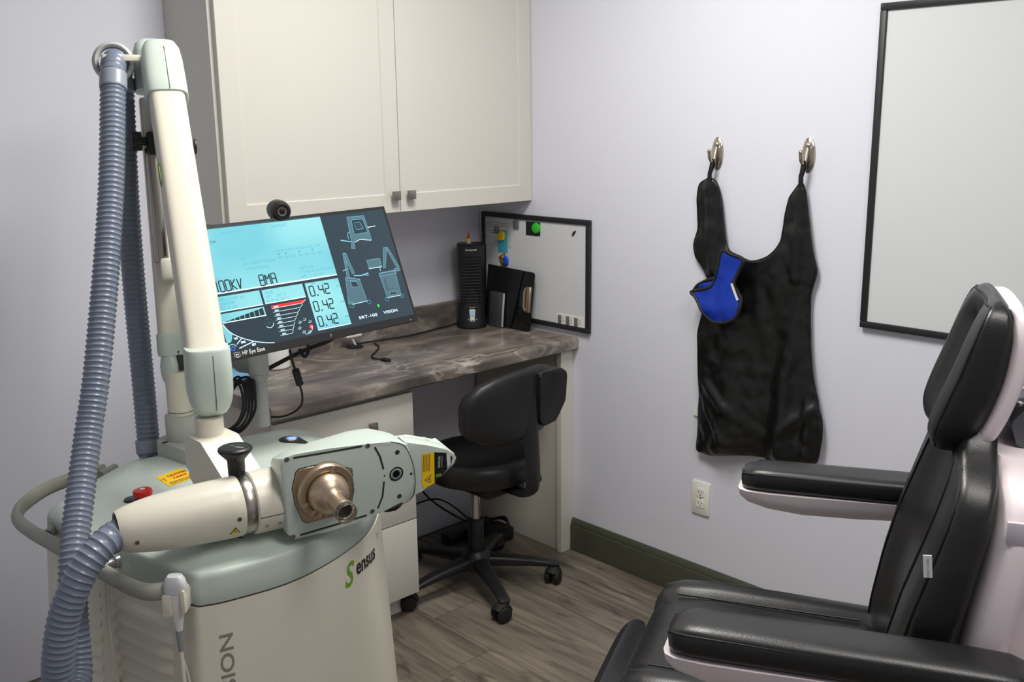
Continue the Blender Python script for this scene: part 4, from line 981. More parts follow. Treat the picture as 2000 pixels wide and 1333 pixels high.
for q in ((0.2891, 0.109), (0.451, 0.105), (0.2979, -0.0548), (0.4619, -0.0396)):
    MB().lathe([(.0048, 0), (.0048, .0012), (.003, .0016), (.0028, .0006)], HM @ T(q[0], q[1], 0), 16).build('screw', 'pewter', hh)
for q, r in (((0.5147, 0.078), .0052), ((0.521, -0.0204), .0052), ((0.5463, 0.0243), .003), ((0.4877, 0.0324), .002)):
    MB().lathe([(r, .0002), (r * .9, .0006)], HM @ T(q[0], q[1], 0), 16).build('hole', 'slot_dark', hh)
q = (0.5133, 0.0314); m = MB(); m.lathe([(.0150, .0), (.0150, .001), (.0132, .0008), (.0115, -.0005), (.005, .0004)], HM @ T(q[0], q[1], 0), 32); m.build('sensor_window', 'black_gloss', hh)
m = MB(); cpl = [(0.3062, 0.0781), (0.3123, 0.0842), (0.366, 0.0857), (0.417, 0.062), (0.4214, 0.0137), (0.4118, -0.0309), (0.3683, -0.0293), (0.3278, -0.0315), (0.3187, -0.0259), (0.3041, 0.0135), (0.2987, 0.0469)]
m.flat(inset(cpl, 1.03), .0004, HM, 1); m.prism(cpl, .0005, .0022, .0008, 1, HM); ca = m.build('collimator_plate', ['gold_metal', 'seam_dark'], hh)
q = (0.3616, 0.033); Mc = HM @ T(q[0], q[1], 0)
m = MB(); m.lathe([(.056, .0018), (.0562, .012), (.054, .0165), (.046, .018), (.0425, .0165), (.042, .009)], Mc, 56, (False, False)); m.lathe([(.0450, .0176), (.0440, .0150), (.0425, .0100), (.030, .0095)], Mc, 48, (False, False), mi=1); m.lathe([(.0425, .0100), (.0425, .0150), (.0418, .0160), (.0405, .0150), (.0405, .0100)], Mc, 48, (False, False)); m.build('collimator_ring', ['gold_metal', 'seam_dark'], ca)
m = MB()
for k in range(4):
    a = math.radians(200 + k * 18) if k < 2 else math.radians(60 + 100 * k)
    m.box((.040, -.006, .006), (.055, .006, .0195), .002, M=Mc @ RZ(math.radians((205, 235, 255, 75)[k])))
m.build('clamp_lug', 'gold_metal', ca)
m = MB(); m.lathe([(.0395, .0095), (.0405, .018), (.0395, .027), (.036, .0355), (.0305, .0425), (.0235, .0475), (.0188, .0500), (.0172, .0535), (.0168, .060), (.0168, .098), (.0160, .099), (.0142, .099), (.0142, .090)], Mc, 56, (False, False))
m.lathe([(.0142, .0905), (.001, .0905)], Mc, 32, (False, False), mi=1)
m.build('applicator', ['gold_metal', 'seam_dark'], ca)
m = MB(); m.lathe([(.0172, .094), (.0205, .095), (.0208, .110), (.0198, .111), (.0178, .111), (.0172, .108)], Mc, 40, (False, False)); m.build('applicator_sleeve', 'clear_plastic', ca)
q = (0.5216, -0.0551); m = MB(); m.prism([(p[0] * 1.0, p[1]) for p in superell(.026, .03, 2.4, 28)], -.008, .008, .003, 2, HM @ T(q[0], q[1] - .000, -.05) @ frame((0, 0, 0), (1, .22, 0), (0, 0, -1))); m.build('trigger_pad', 'black_plastic', hh)

# ---- probe holder (part of the machine) and the probe hanging in it
pc = Vector((-1.9015, -1.2992, 0.7764))
pr = Vector((.72, -.69, 0)).normalized(); pn = Vector((-.69, -.72, 0)).normalized()
MP = frame(pc, pr, (0, 0, 1), pn)
m = MB(); m.prism(roundpoly([(-.020, -.032), (-.006, -.032), (-.006, .008), (-.020, .008)], .002), -.016, .016, .002, 2, MP); m.prism(roundpoly([(.012, -.028), (.019, -.028), (.019, .016), (.012, .016)], .002), -.016, .014, .002, 2, MP)
m.box((-.019, -.028, -.030), (.018, .006, -.015), .002, M=MP); m.build('probe_holder', 'machine_cream', mach)
pt = thing('ultrasound_probe', 'white handheld ultrasound probe hanging in the holder by the machine push handle', 'probe', tuple(pc))
def pring(y, a, b, e=3): return [(q[0], y, q[1]) for q in superell(a, b, e, 28)]
m = MB(); m.loft([pring(-.068, .006, .006, 2), pring(-.05, .0085, .008, 2.2), pring(-.02, .0135, .011, 2.6), pring(.002, .0175, .0125), pring(.010, .0185, .013)], M=MP); m.build('grip', 'paper_white', pt)
m = MB(); m.loft([pring(.009, .0198, .014), pring(.020, .0205, .0145), pring(.032, .0175, .0135), pring(.040, .0125, .010), pring(.0405, .0115, .0085), pring(.0395, .011, .0065)], M=MP); m.build('cap', 'board_white', pt)
m = MB(); m.loft([pring(-.108, .0045, .0045, 2), pring(-.07, .0068, .0066, 2), pring(-.0665, .0068, .0066, 2)], M=MP); m.build('strain_relief', 'mount_gray', pt)
m = MB(); m.tube([MP @ Vector(q) for q in ((0, -.105, 0), (0, -.16, 0), (.003, -.25, .004), (.006, -.36, .004), (.0, -.48, 0))], .0040, 10); m.tube(spline([MP @ Vector(q) for q in ((.002, -.13, -.004), (.010, -.20, -.008), (.016, -.30, -.01), (.012, -.46, -.01))], 5), .0022, 8); m.build('cord', 'machine_cream', pt)

# ================================================================== EXAM CHAIR
CM = frame((-1.16, -1.93, 0), (.893, .45, 0), (-.45, .893, 0))      # x = across (towards the wall), y = forward, z = up
ec = thing('exam_chair', 'black leather exam chair with pale pink shell and armrests by the right wall', 'exam chair', (-1.16, -1.93, 0))
def lerp_tab(tab, x):
    if x <= tab[0][0]: return tab[0][1:]
    for a, b in zip(tab, tab[1:]):
        if x <= b[0]:
            t = (x - a[0]) / (b[0] - a[0]); t2 = t
            return tuple(p + (q - p) * t2 for p, q in zip(a[1:], b[1:]))
    return tab[-1][1:]
def pad_ring(z, uf, ub, hw, dip, dw, e=4.0, n=64, edge=.0):
    out = []
    c = (uf + ub) / 2; th = (uf - ub) / 2
    for wv, uv in superell(hw, th, e, n):
        if uv > 0 and dip:
            k = max(0.0, 1 - (abs(wv) / (hw * dw)) ** 2); uv -= dip * (k * k * (3 - 2 * k)) * min(1, uv / (th * .6))
        out.append((wv, c + uv, z))
    return out
# --- seat
SEAT = []
for u, zt, zb, hw in ((-.315, .640, .56, .205), (-.31, .652, .555, .222), (-.27, .658, .55, .230), (-.1, .660, .55, .236), (.03, .662, .55, .236), (.10, .658, .555, .232), (.135, .645, .565, .226), (.150, .622, .575, .215), (.153, .60, .585, .2)):
    r = []
    for wv, zv in superell(hw, (zt - zb) / 2, 5, 64):
        if zv > 0:
            a = abs(wv) / hw
            zv += (.014 * bumpf(a, .80, .16) - .012 * bumpf(a, .58, .05) - .006 * max(0, 1 - a / .5)) * min(1, zv / .03)
        r.append((wv, u, (zt + zb) / 2 + zv))
    SEAT.append(r)
m = MB(); m.loft(SEAT[::-1], M=CM @ T(0, -.014, 0)); st_ = m.build('seat', 'leather_black', ec, 50)
m = MB()
for s in (-1, 1): m.tube([CM @ Vector((s * .140, u, .6595)) for u in (-.26, -.1, .04, .09)], .0022, 6)
m.build('seam', 'stitch_dark', st_)
m = MB(); m.prism(roundpoly([(-.225, -.30), (.225, -.30), (.22, .135), (-.22, .135)], .05, 5), .515, .556, .012, 3, CM); m.build('seat_shell', 'shell_pink', ec)
# --- leg rest
LR = []
for t, hw, th in ((0, .17, .02), (.05, .195, .035), (.3, .205, .045), (.7, .20, .045), (.95, .19, .035), (1.0, .165, .018)):
    u0, z0 = .172 + .065 * t, .572 - .44 * t
    LR.append([(wv, u0 + zv * .965, z0 + zv * .26) for wv, zv in superell(hw, th, 4, 48)])
m = MB(); m.loft(LR, M=CM); m.build('leg_rest', 'leather_black', ec, 50)
# --- backrest
BT = [(.60, -.268, -.368, .250), (.70, -.276, -.378, .262), (.80, -.292, -.390, .266), (.88, -.310, -.402, .265), (.96, -.334, -.416, .262), (1.02, -.352, -.427, .255), (1.055, -.362, -.431, .240), (1.078, -.368, -.433, .216), (1.095, -.372, -.434, .175), (1.110, -.374, -.434, .135), (1.135, -.380, -.436, .115), (1.16, -.388, -.436, .10)]
m = MB(); R_ = []
for k in range(41):
    z = .60 + .562 * k / 40
    uf, ub, hw = lerp_tab(BT, z); sh = 1.0
    if k == 0: sh = .8
    if k == 40: uf -= .03; hw *= .7
    R_.append(pad_ring(z, uf, ub, hw * sh, .036, .66, 5.0))
m.loft(R_, M=CM); br = m.build('backrest', 'leather_black', ec, 50)
def back_pt(wf, z, off=0.0):
    uf, ub, hw = lerp_tab(BT, z); c = (uf + ub) / 2; th = (uf - ub) / 2
    a = abs(wf); uv = th * max(0, 1 - a ** 5) ** (1 / 5)
    k = max(0.0, 1 - (a / .66) ** 2); uv -= .036 * (k * k * (3 - 2 * k))
    return CM @ Vector((hw * wf, c + uv + off, z))
m = MB()
for s in (-1, 1):
    m.tube([back_pt(s * .955, z, .001) for z in [.62 + .47 * q / 20 for q in range(21)]], .0022, 6)
    m.tube([back_pt(s * .64, z, .0006) for z in [.62 + .49 * q / 20 for q in range(21)]], .0018, 6)
m.build('seam', 'stitch_dark', br)
c = (-0.3377, 0.9646); q = CM @ Vector((-.2605, c[0], c[1])); m = MB(); MT_ = frame(q, CM.to_3x3() @ Vector((0, -1, .1)), CM.to_3x3() @ Vector((0, -.30, 1)))
m.box((-.006, -.017, -.0015), (.006, .017, .001), M=MT_); m.text('KEEP CLEAN', .0050, MT_ @ T(.002, -.0155, .0012) @ RZ(1.5708), 1); m.build('fabric_tag', ['paper_white', 'print_gray'], br)
SH = []
for z in (.52, .60, .75, .90, 1.0, 1.05, 1.075, 1.09, 1.10):
    uf, ub, hw = lerp_tab(BT, z); hw = min(hw + .006, .27); k = 1 if z < 1.09 else .9
    SH.append([(wv, ub - .030 + uv, z) for wv, uv in superell(hw * k, .040 if z < 1.12 else .03, 3.2, 64)])
m = MB(); m.loft(SH, M=CM); bsh = m.build('back_shell', 'shell_pink', ec, 50)
BK = []
for z in (.56, .66, .85, 1.0, 1.05, 1.07):
    uf, ub, hw = lerp_tab(BT, z); BK.append([(wv, ub - .085 + uv, z) for wv, uv in superell(hw * .80, .060 if z < 1.06 else .045, 3, 48)])
m = MB(); m.loft(BK, M=CM); m.build('rear_housing', 'shell_pink', ec, 50)
m = MB(); c = (-0.4449, 1.0429); m.box((-.2605, c[0] - .016, c[1] - .030), (-.252, c[0] + .010, c[1] + .002), .001, M=CM); m.build('latch_recess', 'shell_gray', bsh)
# --- headrest
HT = [(1.088, -.352, -.392, .092), (1.098, -.339, -.397, .113), (1.125, -.3335, -.4085, .128), (1.165, -.343, -.4235, .135), (1.215, -.360, -.436, .138), (1.265, -.376, -.4415, .137), (1.290, -.385, -.4415, .132), (1.310, -.394, -.438, .122), (1.321, -.403, -.431, .108), (1.327, -.412, -.424, .090)]
def head_dip(z): return .046 * min(1, max(.12, (1.330 - z) / .075)) * min(1, max(.15, (z - 1.085) / .055))
def hr_(z):
    return lerp_tab(HT, z)
m = MB(); R_ = []
for z, uf, ub, hw in HT:
    dp = head_dip(z)
    R_.append(pad_ring(z, uf, ub, hw, dp, .62, 5.0))
# refine between the given rings
RF = []
for i in range(len(R_[0])): RF.append(spline([r[i] for r in R_], 4))
RF = [[c[k] for c in RF] for k in range(len(RF[0]))]
m.loft(RF, M=CM); hrp = m.build('headrest', 'leather_black', ec, 60)
def head_pt(wf, z, off=0.0):
    uf, ub, hw = hr_(z); c = (uf + ub) / 2; th = (uf - ub) / 2
    a = abs(wf); uv = th * max(0, 1 - a ** 5) ** (1 / 5); k = max(0.0, 1 - (a / .62) ** 2); uv -= head_dip(z) * (k * k * (3 - 2 * k))
    return CM @ Vector((hw * wf, c + uv + off, z))
m = MB()
loop = [head_pt(-.95, 1.10 + .220 * q / 24, .0008) for q in range(25)] + [head_pt(-.95 + 1.9 * q / 12, 1.320, .0012) for q in range(1, 12)] + [head_pt(.95, 1.32 - .220 * q / 24, .0008) for q in range(25)]
m.tube(loop, .0021, 6); m.build('seam', 'stitch_dark', hrp)
HS = []
for z, uf, ub, hw in HT[1:-1]:
    k = 1.0
    HS.append([(wv, ub - .008 + uv, z - .002) for wv, uv in superell(hw + .001, .019 if 1.11 < z < 1.31 else .014, 3.2, 56)])
cols = [spline([r[i] for r in HS], 4) for i in range(len(HS[0]))]; HS = [[c[k] for c in cols] for k in range(len(cols[0]))]
m = MB(); m.loft(HS, M=CM); m.build('headrest_shell', 'shell_pink', ec, 50)
m = MB()
for s in (-.05, .05): m.tube([CM @ Vector(p) for p in ((s, -.475, .98), (s, -.480, 1.08), (s, -.470, 1.16), (s, -.452, 1.20))], .008, 12)
c = (-0.4631, 1.1822); m.cyl(CM @ Vector((-.06, c[0], c[1])), CM @ Vector((-.085, c[0], c[1])), .012, n=20, bev=.002)
m.build('headrest_bracket', 'chrome', ec)
c = (-0.4654, 1.1333)
m = MB(); m.prism(roundpoly([(c[0] - .07, c[1] - .050), (c[0] + .004, c[1] - .030), (c[0] + .014, c[1] + .005), (c[0] - .01, c[1] + .038), (c[0] - .07, c[1] + .05)], .004, 3), -.085, .085, .003, 2, CM @ frame((0, 0, 0), (0, 1, 0), (0, 0, 1), (1, 0, 0))); m.build('mount_box', 'tablet_gray', ec)
# --- armrests
def armrest(s, du, dz):
    CA = CM @ T(0, du, dz)
    U = [(.038, .012, .010), (.034, .028, .017), (.024, .039, .022), (.004, .0455, .0255), (-.03, .047, .0265), (-.15, .047, .0265), (-.30, .047, .0265), (-.40, .046, .0260), (-.432, .044, .025), (-.452, .034, .020), (-.459, .018, .012)]
    R = []
    for u, hw, th in U:
        zc = .8585 + (-.004 if u > .02 else 0) + (.004 * min(1, max(0, (-u) / .3)))
        R.append([(s * .333 + wv, u, zc + zv) for wv, zv in superell(hw, th, 3.4, 40)])
    m = MB(); m.loft(R[::-1], M=CA); pad = m.build('armrest_pad', 'leather_black', ec, 50)
    m = MB()
    for side in (-1, 1): m.tube([CA @ Vector((s * .333 + side * hw * .93, u, .8585 + th * .60)) for u, hw, th in U[1:-1]], .0017, 6)
    m.tube([CA @ Vector((s * .333 + q * .028 * .93, .0345 + .003 * (1 - abs(q)), .8545 + .0105)) for q in (-1, -.5, 0, .5, 1)], .0017, 6)
    m.build('seam', 'stitch_dark', pad)
    SHL = []
    for u, hw, zt, zb in ((.043, .020, .836, .826), (.038, .036, .837, .815), (.022, .0455, .837, .803), (-.02, .0495, .837, .792), (-.09, .0495, .838, .786), (-.2, .047, .840, .790), (-.32, .045, .842, .800), (-.42, .043, .842, .806), (-.455, .030, .84, .815)):
        ring = []
        for wv, zv in superell(hw, 1, 3.0, 40):
            zz = zt - .001 if zv > 0 else zt + (zb - zt) * abs(zv)
            ring.append((s * .333 + wv * (1 if zv > 0 else (1 - .12 * abs(zv))), u, zz))
        SHL.append(ring)
    m = MB(); m.loft(SHL[::-1], M=CA); m.build('armrest_shell', 'shell_pink', ec, 50)
    m = MB(); m.box((min(s * .30, s * .235), -.452, .79), (max(s * .30, s * .235), -.40, .835), .008, M=CA); m.build('armrest_bracket', 'shell_pink', ec)
armrest(-1, -.018, -.016); armrest(1, -.046, .003)
m = MB(); m.prism(rrect(.30, .30, .04, 5, 0, -.10), .09, .517, .004, 2, CM); m.build('lift_column', 'shell_pink', ec)
m = MB(); m.prism(rrect(.46, .62, .06, 6, 0, -.10), .002, .092, .012, 3, CM); m.build('base', 'shell_pink', ec)

# ================================================================== MONITOR
MM = frame((-1.3066, -.8582, 1.2365), (.99965, .01782, .01931), (-.02462, .37780, .92556))
mt = thing('monitor', 'black-framed computer monitor showing a blue treatment control screen', 'monitor', (-1.3066, -.8582, 1.2365))
WM, HM_ = .538, .312
m = MB(); m.prism(rrect(WM, HM_, .004), -.012, -.0008, .002, 2, MM); m.prism(rrect(.36, .20, .03), -.036, -.011, .010, 3, MM); m.build('housing', 'black_plastic', mt)
m = MB()
SX, SY0, SY1 = .2635, -.1375, .1490
for a in ((-WM / 2 + .0005, -HM_ / 2 + .0005, WM / 2 - .0005, SY0), (-WM / 2 + .0005, SY1, WM / 2 - .0005, HM_ / 2 - .0005), (-WM / 2 + .0005, SY0, -SX, SY1), (SX, SY0, WM / 2 - .0005, SY1)):
    m.box((a[0], a[1], -.001), (a[2], a[3], .0006), M=MM)
m.flat([(-SX, SY0), (SX, SY0), (SX, SY1), (-SX, SY1)], -.0002, MM)
bez = m.build('bezel', 'black_plastic', mt)
m = MB()
a = (-0.2546, -0.1398); b = (-0.236, -0.1402)
m.text('HP Eye Ease', .0135, MM @ T((-0.2349, -0.1491)[0], (-0.2349, -0.1491)[1], .0009), bold=.0001, sx=.86)
m.build('eye_ease_print', 'print_white', bez); m = MB()
def rectline(mb, x0, y0, x1, y1, t, z, mi): 
    for q in ((x0, y0, x1, y0 + t), (x0, y1 - t, x1, y1), (x0, y0, x0 + t, y1), (x1 - t, y0, x1, y1)): mb.flat([(q[0], q[1]), (q[2], q[1]), (q[2], q[3]), (q[0], q[3])], z, MM, mi)
c = (-0.2473, -0.1457)
rectline(m, c[0] - .0072, c[1] - .0047, c[0] + .0072, c[1] + .0052, .0007, .0009, 0)
m.flat([(c[0] + .0042 * math.cos(t), c[1] + .0019 * math.sin(t)) for t in [2 * math.pi * q / 20 for q in range(20)]], .0009, MM, 0); m.flat([(c[0] + .0012 * math.cos(t), c[1] + .0012 * math.sin(t)) for t in [2 * math.pi * q / 12 for q in range(12)]], .0010, MM, 1)
m.flat([(c[0] - .004, c[1] - .0068), (c[0] + .004, c[1] - .0068), (c[0] + .004, c[1] - .0060), (c[0] - .004, c[1] - .0060)], .0009, MM, 0)
m.build('eye_icon', ['print_white', 'black_plastic'], bez); m = MB()
c = (0.0028, -0.1467); 
for x, h in ((-.0022, .0042), (.0012, .003)): m.flat([(c[0] + x - .0006, c[1] - h), (c[0] + x + .0004, c[1] - h), (c[0] + x + .0016, c[1] + h), (c[0] + x + .0006, c[1] + h)], .0009, MM, 2)
m.flat([(c[0] - .002, c[1] + .0004), (c[0] + .003, c[1] + .0004), (c[0] + .003, c[1] + .0012), (c[0] - .002, c[1] + .0012)], .0009, MM, 2)
m.build('maker_mark', ['print_white', 'black_plastic', 'print_gray'], bez); m = MB()
m.flat([(.2455, -.1505), (.2475, -.1505), (.2475, -.1490), (.2455, -.1490)], .0009, MM, 0)
m.build('power_light', 'print_white', bez)
# ---- screen picture, one sheet with its own colours
SM = ['screen_dark', 'screen_cyan', 'screen_line', 'screen_dim', 'screen_ink', 'screen_faint', 'screen_red', 'screen_blue', 'screen_green', 'screen_ghost']
DK, CY, LN, DM, INK, FT, RED, BLU, GRN, GH = range(10)
m = MB()
m.flat([(-SX, SY0), (SX, SY0), (SX, SY1), (-SX, SY1)], .0000, MM, DK)
Z1, Z2, Z3 = .0002, .0004, .0006
def P2(p, q): return (p[0], p[1], q[0], q[1])
def rect(x0, y0, x1, y1, mi, z=Z1): m.flat([(min(x0, x1), min(y0, y1)), (max(x0, x1), min(y0, y1)), (max(x0, x1), max(y0, y1)), (min(x0, x1), max(y0, y1))], z, MM, mi)
def line(pts, t, mi, z=Z2):
    for a_, b_ in zip(pts, pts[1:]):
        a_ = Vector(a_[:2]); b_ = Vector(b_[:2]); d_ = (b_ - a_)
        if d_.length < 1e-7: continue
        d_.normalize(); n_ = Vector((-d_.y, d_.x)) * t / 2; e_ = d_ * t * .35
        m.flat([tuple(a_ - n_ - e_), tuple(b_ - n_ + e_), tuple(b_ + n_ + e_), tuple(a_ + n_ - e_)], z, MM, mi)
def poly(pts, mi, z=Z1): m.flat([p[:2] for p in pts], z, MM, mi)
def txt(s, p, size, mi, sx=1.0, bold=0, z=Z2): m.text(s, size, MM @ T(p[0], p[1], z), mi, bold=bold, sx=sx)
GL = {'0': [[(0, 0), (1, 0), (1, 2), (0, 2), (0, 0)]], '1': [[(.5, 0), (.5, 2), (.15, 1.7)]], '2': [[(0, 2), (1, 2), (1, 1), (0, 1), (0, 0), (1, 0)]], '4': [[(0, 2), (0, 1), (1, 1)], [(1, 2), (1, 0)]],
      '8': [[(0, 0), (1, 0), (1, 2), (0, 2), (0, 0)], [(0, 1), (1, 1)]], 'K': [[(0, 0), (0, 2)], [(1, 2), (0, 1), (1, 0)]], 'V': [[(0, 2), (.3, 0), (1, 2)]], 'M': [[(0, 0), (0, 2), (.5, 1), (1, 2), (1, 0)]],
      'A': [[(0, 0), (0, 2), (1, 2), (1, 0)], [(0, 1), (1, 1)]], '.': [[(.3, 0), (.55, 0)]]}
def lcd(s, p, h, w_, gap, t, mi=INK):
    t = t * 1.3; h = h * 1.12
    x = p[0]
    for ch in s:
        ww = w_ * (.45 if ch == '.' else .7 if ch == '1' else 1)
        for st_ in GL[ch]:
            pts = [(x + q[0] * (w_ if ch != '.' else w_ * .5), p[1] + q[1] * h / 2) for q in st_]
            for a_, b_ in zip(pts, pts[1:]):
                a2 = Vector(a_); b2 = Vector(b_); d_ = (b2 - a2); sh_ = min(.12 * d_.length, t * .55)
                d_.normalize(); line([tuple(a2 + d_ * sh_), tuple(b2 - d_ * sh_)], t, mi, Z3) if ch != '.' else line([a_, b_], t * 1.2, mi, Z3)
        x += ww + gap
XC = .0685
rect(-SX, -.0010, XC, .1465, CY); rect(-SX, -.0040, XC, -.0012, LN)
rect(-SX, SY1 - .0008, XC, SY1 - .0004, GH)
txt('TREATMENT', (-.205, .131), .0095, GH); txt('COMPLETE', (-.075, .133), .0095, GH); txt('ID - 1234', (-.254, .1135), .0085, INK, 1.0)
txt('KV', (-.172, .066), .0095, GH); txt('100 CHEST MIDLINE', (-.172, .0525), .0098, GH); txt('5 FRACTIONS', (-.168, .040), .0098, GH)
for k, s_ in enumerate(('SUN', 'MON', 'TUE', 'WED', 'THU', 'FRI', 'SAT')):
    txt(s_, (-.080 + k * .0185, .073), .0090, GH); txt('001', (-.078 + k * .0185, .0555), .0090, GH)
for k in (0, 1, 3, 5): rect(-.0735 + k * .0185, .0665, -.0705 + k * .0185, .0690, INK)
txt('USE FILTER', (-.032, .0235), .0088, GH); txt('1.25 MM AL FILTRATION', (-.032, .0130), .0088, GH); txt('APPL 1.5 CM DIA', (-.032, .0030), .0088, GH)
txt('KV', (-.2505, .0275), .005, INK)
lcd('100KV', (-0.2541, -0.0001), .0225, .0110, .0040, .0023); lcd('8MA', (-0.1408, -0.0005), .0225, .0115, .0040, .0023)
def q4(tl, tr, br_, bl, mi): 
    x0 = (tl[0] + bl[0]) / 2; x1 = (tr[0] + br_[0]) / 2; y1 = (tl[1] + tr[1]) / 2; y0 = (bl[1] + br_[1]) / 2
    rect(x0, y0, x1, y1, mi); rect(x0, y0 - .0018, x1, y0, LN); return x0, y0, x1, y1
b1 = q4((-0.2589, -0.0098), (-0.1498, -0.0103), (-0.1491, -0.0432), (-0.2587, -0.0434), CY); b1 = (-SX, b1[1], b1[2], b1[3])
rect(-SX, b1[1], -.24, b1[3], CY); rect(-SX, b1[1] - .0018, -.24, b1[1], LN)
b2 = q4((-0.1439, -0.0106), (-0.0343, -0.011), (-0.0339, -0.0427), (-0.144, -0.0428), CY)
b3 = q4((-0.0279, -0.0124), (0.0677, -0.0107), (0.0691, -0.1273), (-0.0268, -0.1277), CY)
for k, s_ in enumerate(('APPLICATOR  # 6', 'DIAMETER', 'SSD  15 CM')): txt(s_, (b1[0] + .006, b1[3] - .0112 - k * .0098), .0092, GH, .95)
for k, s_ in enumerate(('DOSE', 'SET      367.12', 'ACTUAL 367.12')): txt(s_, (b2[0] + .006, b2[3] - .0112 - k * .0098), .0092, GH, .95)
for k, p in enumerate(((-0.0174, -0.0449), (-0.0181, -0.0831), (-0.0179, -0.1207))): lcd('0.42', (p[0] - .002, p[1]), .0215, .0118, .0046, .0024)
txt('TIME', (b3[0] + .018, b3[3] - .0048), .0045, INK); 
for k, s_ in enumerate(('SET', 'ELAPSED', 'REMAIN')): txt(s_, (b3[2] - .012, ((0.0539, -0.0329), (0.0531, -0.0721), (0.0527, -0.1099))[k][1] ), .0042, INK, .8)
b4 = q4((-0.2596, -0.0495), (-0.1501, -0.0495), (-0.1492, -0.0691), (-0.2591, -0.0696), CY); rect(-SX, b4[1], b4[0] + .005, b4[3], CY)
for k in range(8):
    x0 = b4[0] + .006 + k * (b4[2] - b4[0] - .008) / 8; x1 = x0 + (b4[2] - b4[0] - .008) / 8 - .0016; h0 = .0012 + k * .0021
    m.flat([(x0, b4[1] + .0004), (x1, b4[1] + .0004), (x1, b4[1] + h0 + .0018), (x0, b4[1] + h0)], Z3, MM, INK)
poly([(-0.131, -0.0508), (-0.0374, -0.0501), (-0.0478, -0.0572), (-0.1311, -0.0575)], RED, Z2)
KV = ('100KV', '90KV', '80KV', '70KV', '60KV', '50KV', '40KV', '30KV')
ROWS = [((-0.1311, -0.0575), (-0.05, -0.0572), (-0.0374, -0.0501)), ((-0.1302, -0.0664), (-0.0577, -0.0666), (-0.0487, -0.0599)), ((-0.1303, -0.0763), (-0.0668, -0.0765), (-0.0586, -0.0695)), ((-0.1306, -0.0855), (-0.0744, -0.0856), (-0.0674, -0.079)),
        ((-0.1301, -0.0947), (-0.082, -0.0947), (-0.0752, -0.088)), ((-0.1304, -0.1041), (-0.0872, -0.1045), (-0.0822, -0.0981)), ((-0.13, -0.1137), (-0.0924, -0.114), (-0.0872, -0.107)), ((-0.129, -0.1233), (-0.0974, -0.1232), (-0.0923, -0.1164))]
for k, (a_, b_, c_) in enumerate(ROWS):
    line([a_, b_, c_], .0007, LN, Z3)
    txt(KV[k], (a_[0] + .005, a_[1] + .0014), .0048, LN, 1.0, .0001, Z3)
def ringp(c_, r, a0, a1, t, mi, n_=20): line([(c_[0] + r * math.cos(a0 + (a1 - a0) * q / n_), c_[1] + r * math.sin(a0 + (a1 - a0) * q / n_)) for q in range(n_ + 1)], t, mi, Z3)
cc = (-0.1483, -0.0891); ringp(cc, .0105, 0, 6.283, .0006, DM, 28); ringp(cc, .0112, -2.4, -.2, .0012, LN); line([(cc[0] - .0095, cc[1]), (cc[0] + .0095, cc[1])], .0006, DM); line([(cc[0], cc[1] - .0095), (cc[0], cc[1] + .0095)], .0006, DM)
cd_ = (-0.0583, -0.114)
for p in ((-0.0701, -0.0996), (-0.0559, -0.0951), (-0.0434, -0.1024), (-0.0749, -0.113), (-0.0668, -0.1239), (-0.0521, -0.1262)): ringp(p, .0042, -2.6, .2, .0008, LN, 12); txt('15', (p[0] - .002, p[1] - .0008), .0036, LN)
p = (-0.0426, -0.1168); poly([(p[0] + .0052 * math.cos(t), p[1] + .0052 * math.sin(t)) for t in [2 * math.pi * q / 24 for q in range(24)]], RED, Z2); txt('20', (p[0] - .0025, p[1] - .0015), .0044, LN, z=Z3)
ringp(cd_, .0182, -1.9, -.05, .0007, LN)
arc = [(-0.2601, -0.0736), (-0.2538, -0.0863), (-0.2437, -0.098), (-0.2251, -0.111), (-0.198, -0.1237), (-0.1693, -0.1328), (-0.1494, -0.1364)]
line([(p.x, p.y) for p in spline([(p[0], p[1], 0) for p in arc], 6)], .0016, LN, Z3)
poly([(-SX, arc[0][1] + .002), arc[0], arc[1], arc[2], (-0.2522, -0.1153), (-0.2613, -0.1175), (-SX, (-0.265, -0.1173)[1])], CY, Z1)
txt('RST', (-0.2599, -0.1022), .0066, FT, 1.0, .0002)
line([(-0.2251, -0.111), (-0.2402, -0.1226)], .0016, LN); line([(-0.198, -0.1237), (-0.2372, -0.1328)], .0018, LN)
for s_, p in (('V/S', (-0.2441, -0.1118)), ('ERR', (-0.2298, -0.1231)), ('SET', (-0.2053, -0.1332))): txt(s_, p, .0068, LN, 1.0, .0002)
p = (-0.2531, -0.1301); ringp(p, .0048, 2.2, 7.2, .0014, BLU, 24); line([(p[0], p[1] + .0005), (p[0], p[1] + .006)], .0014, BLU); ringp(p, .0095, .3, 3.0, .0009, LN)
# little pictures of the machine
def fig(pts, mi=DM, ol=True):
    poly(pts, mi, Z2)
    if ol: line(pts + [pts[0]], .0007, FT, Z3)
fig([(0.1455, 0.1381), (0.1978, 0.1368), (0.2, 0.0734), (0.1917, 0.0713), (0.1758, 0.0775), (0.1635, 0.0764), (0.1484, 0.0713), (0.1377, 0.0743)]); fig([(0.1566, 0.1294), (0.1905, 0.1285), (0.1944, 0.0921), (0.1525, 0.0916)], DK); fig([(0.1626, 0.1211), (0.1807, 0.1218), (0.1848, 0.1034), (0.1636, 0.1026)], DM)
line([(0.1484, 0.0713), (0.1652, 0.077), (0.1975, 0.0706)], .0012, LN, Z3); line([(0.1989, 0.105), (0.2228, 0.1065)], .0014, LN, Z3); line([(0.1084, 0.081), (0.1361, 0.0738)], .0026, FT, Z3); fig([(0.1383, 0.0717), (0.1445, 0.071), (0.1428, 0.0547), (0.1319, 0.0573)]); line([(0.1314, 0.0814), (0.1336, 0.0963), (0.1424, 0.0991)], .0014, FT, Z3)
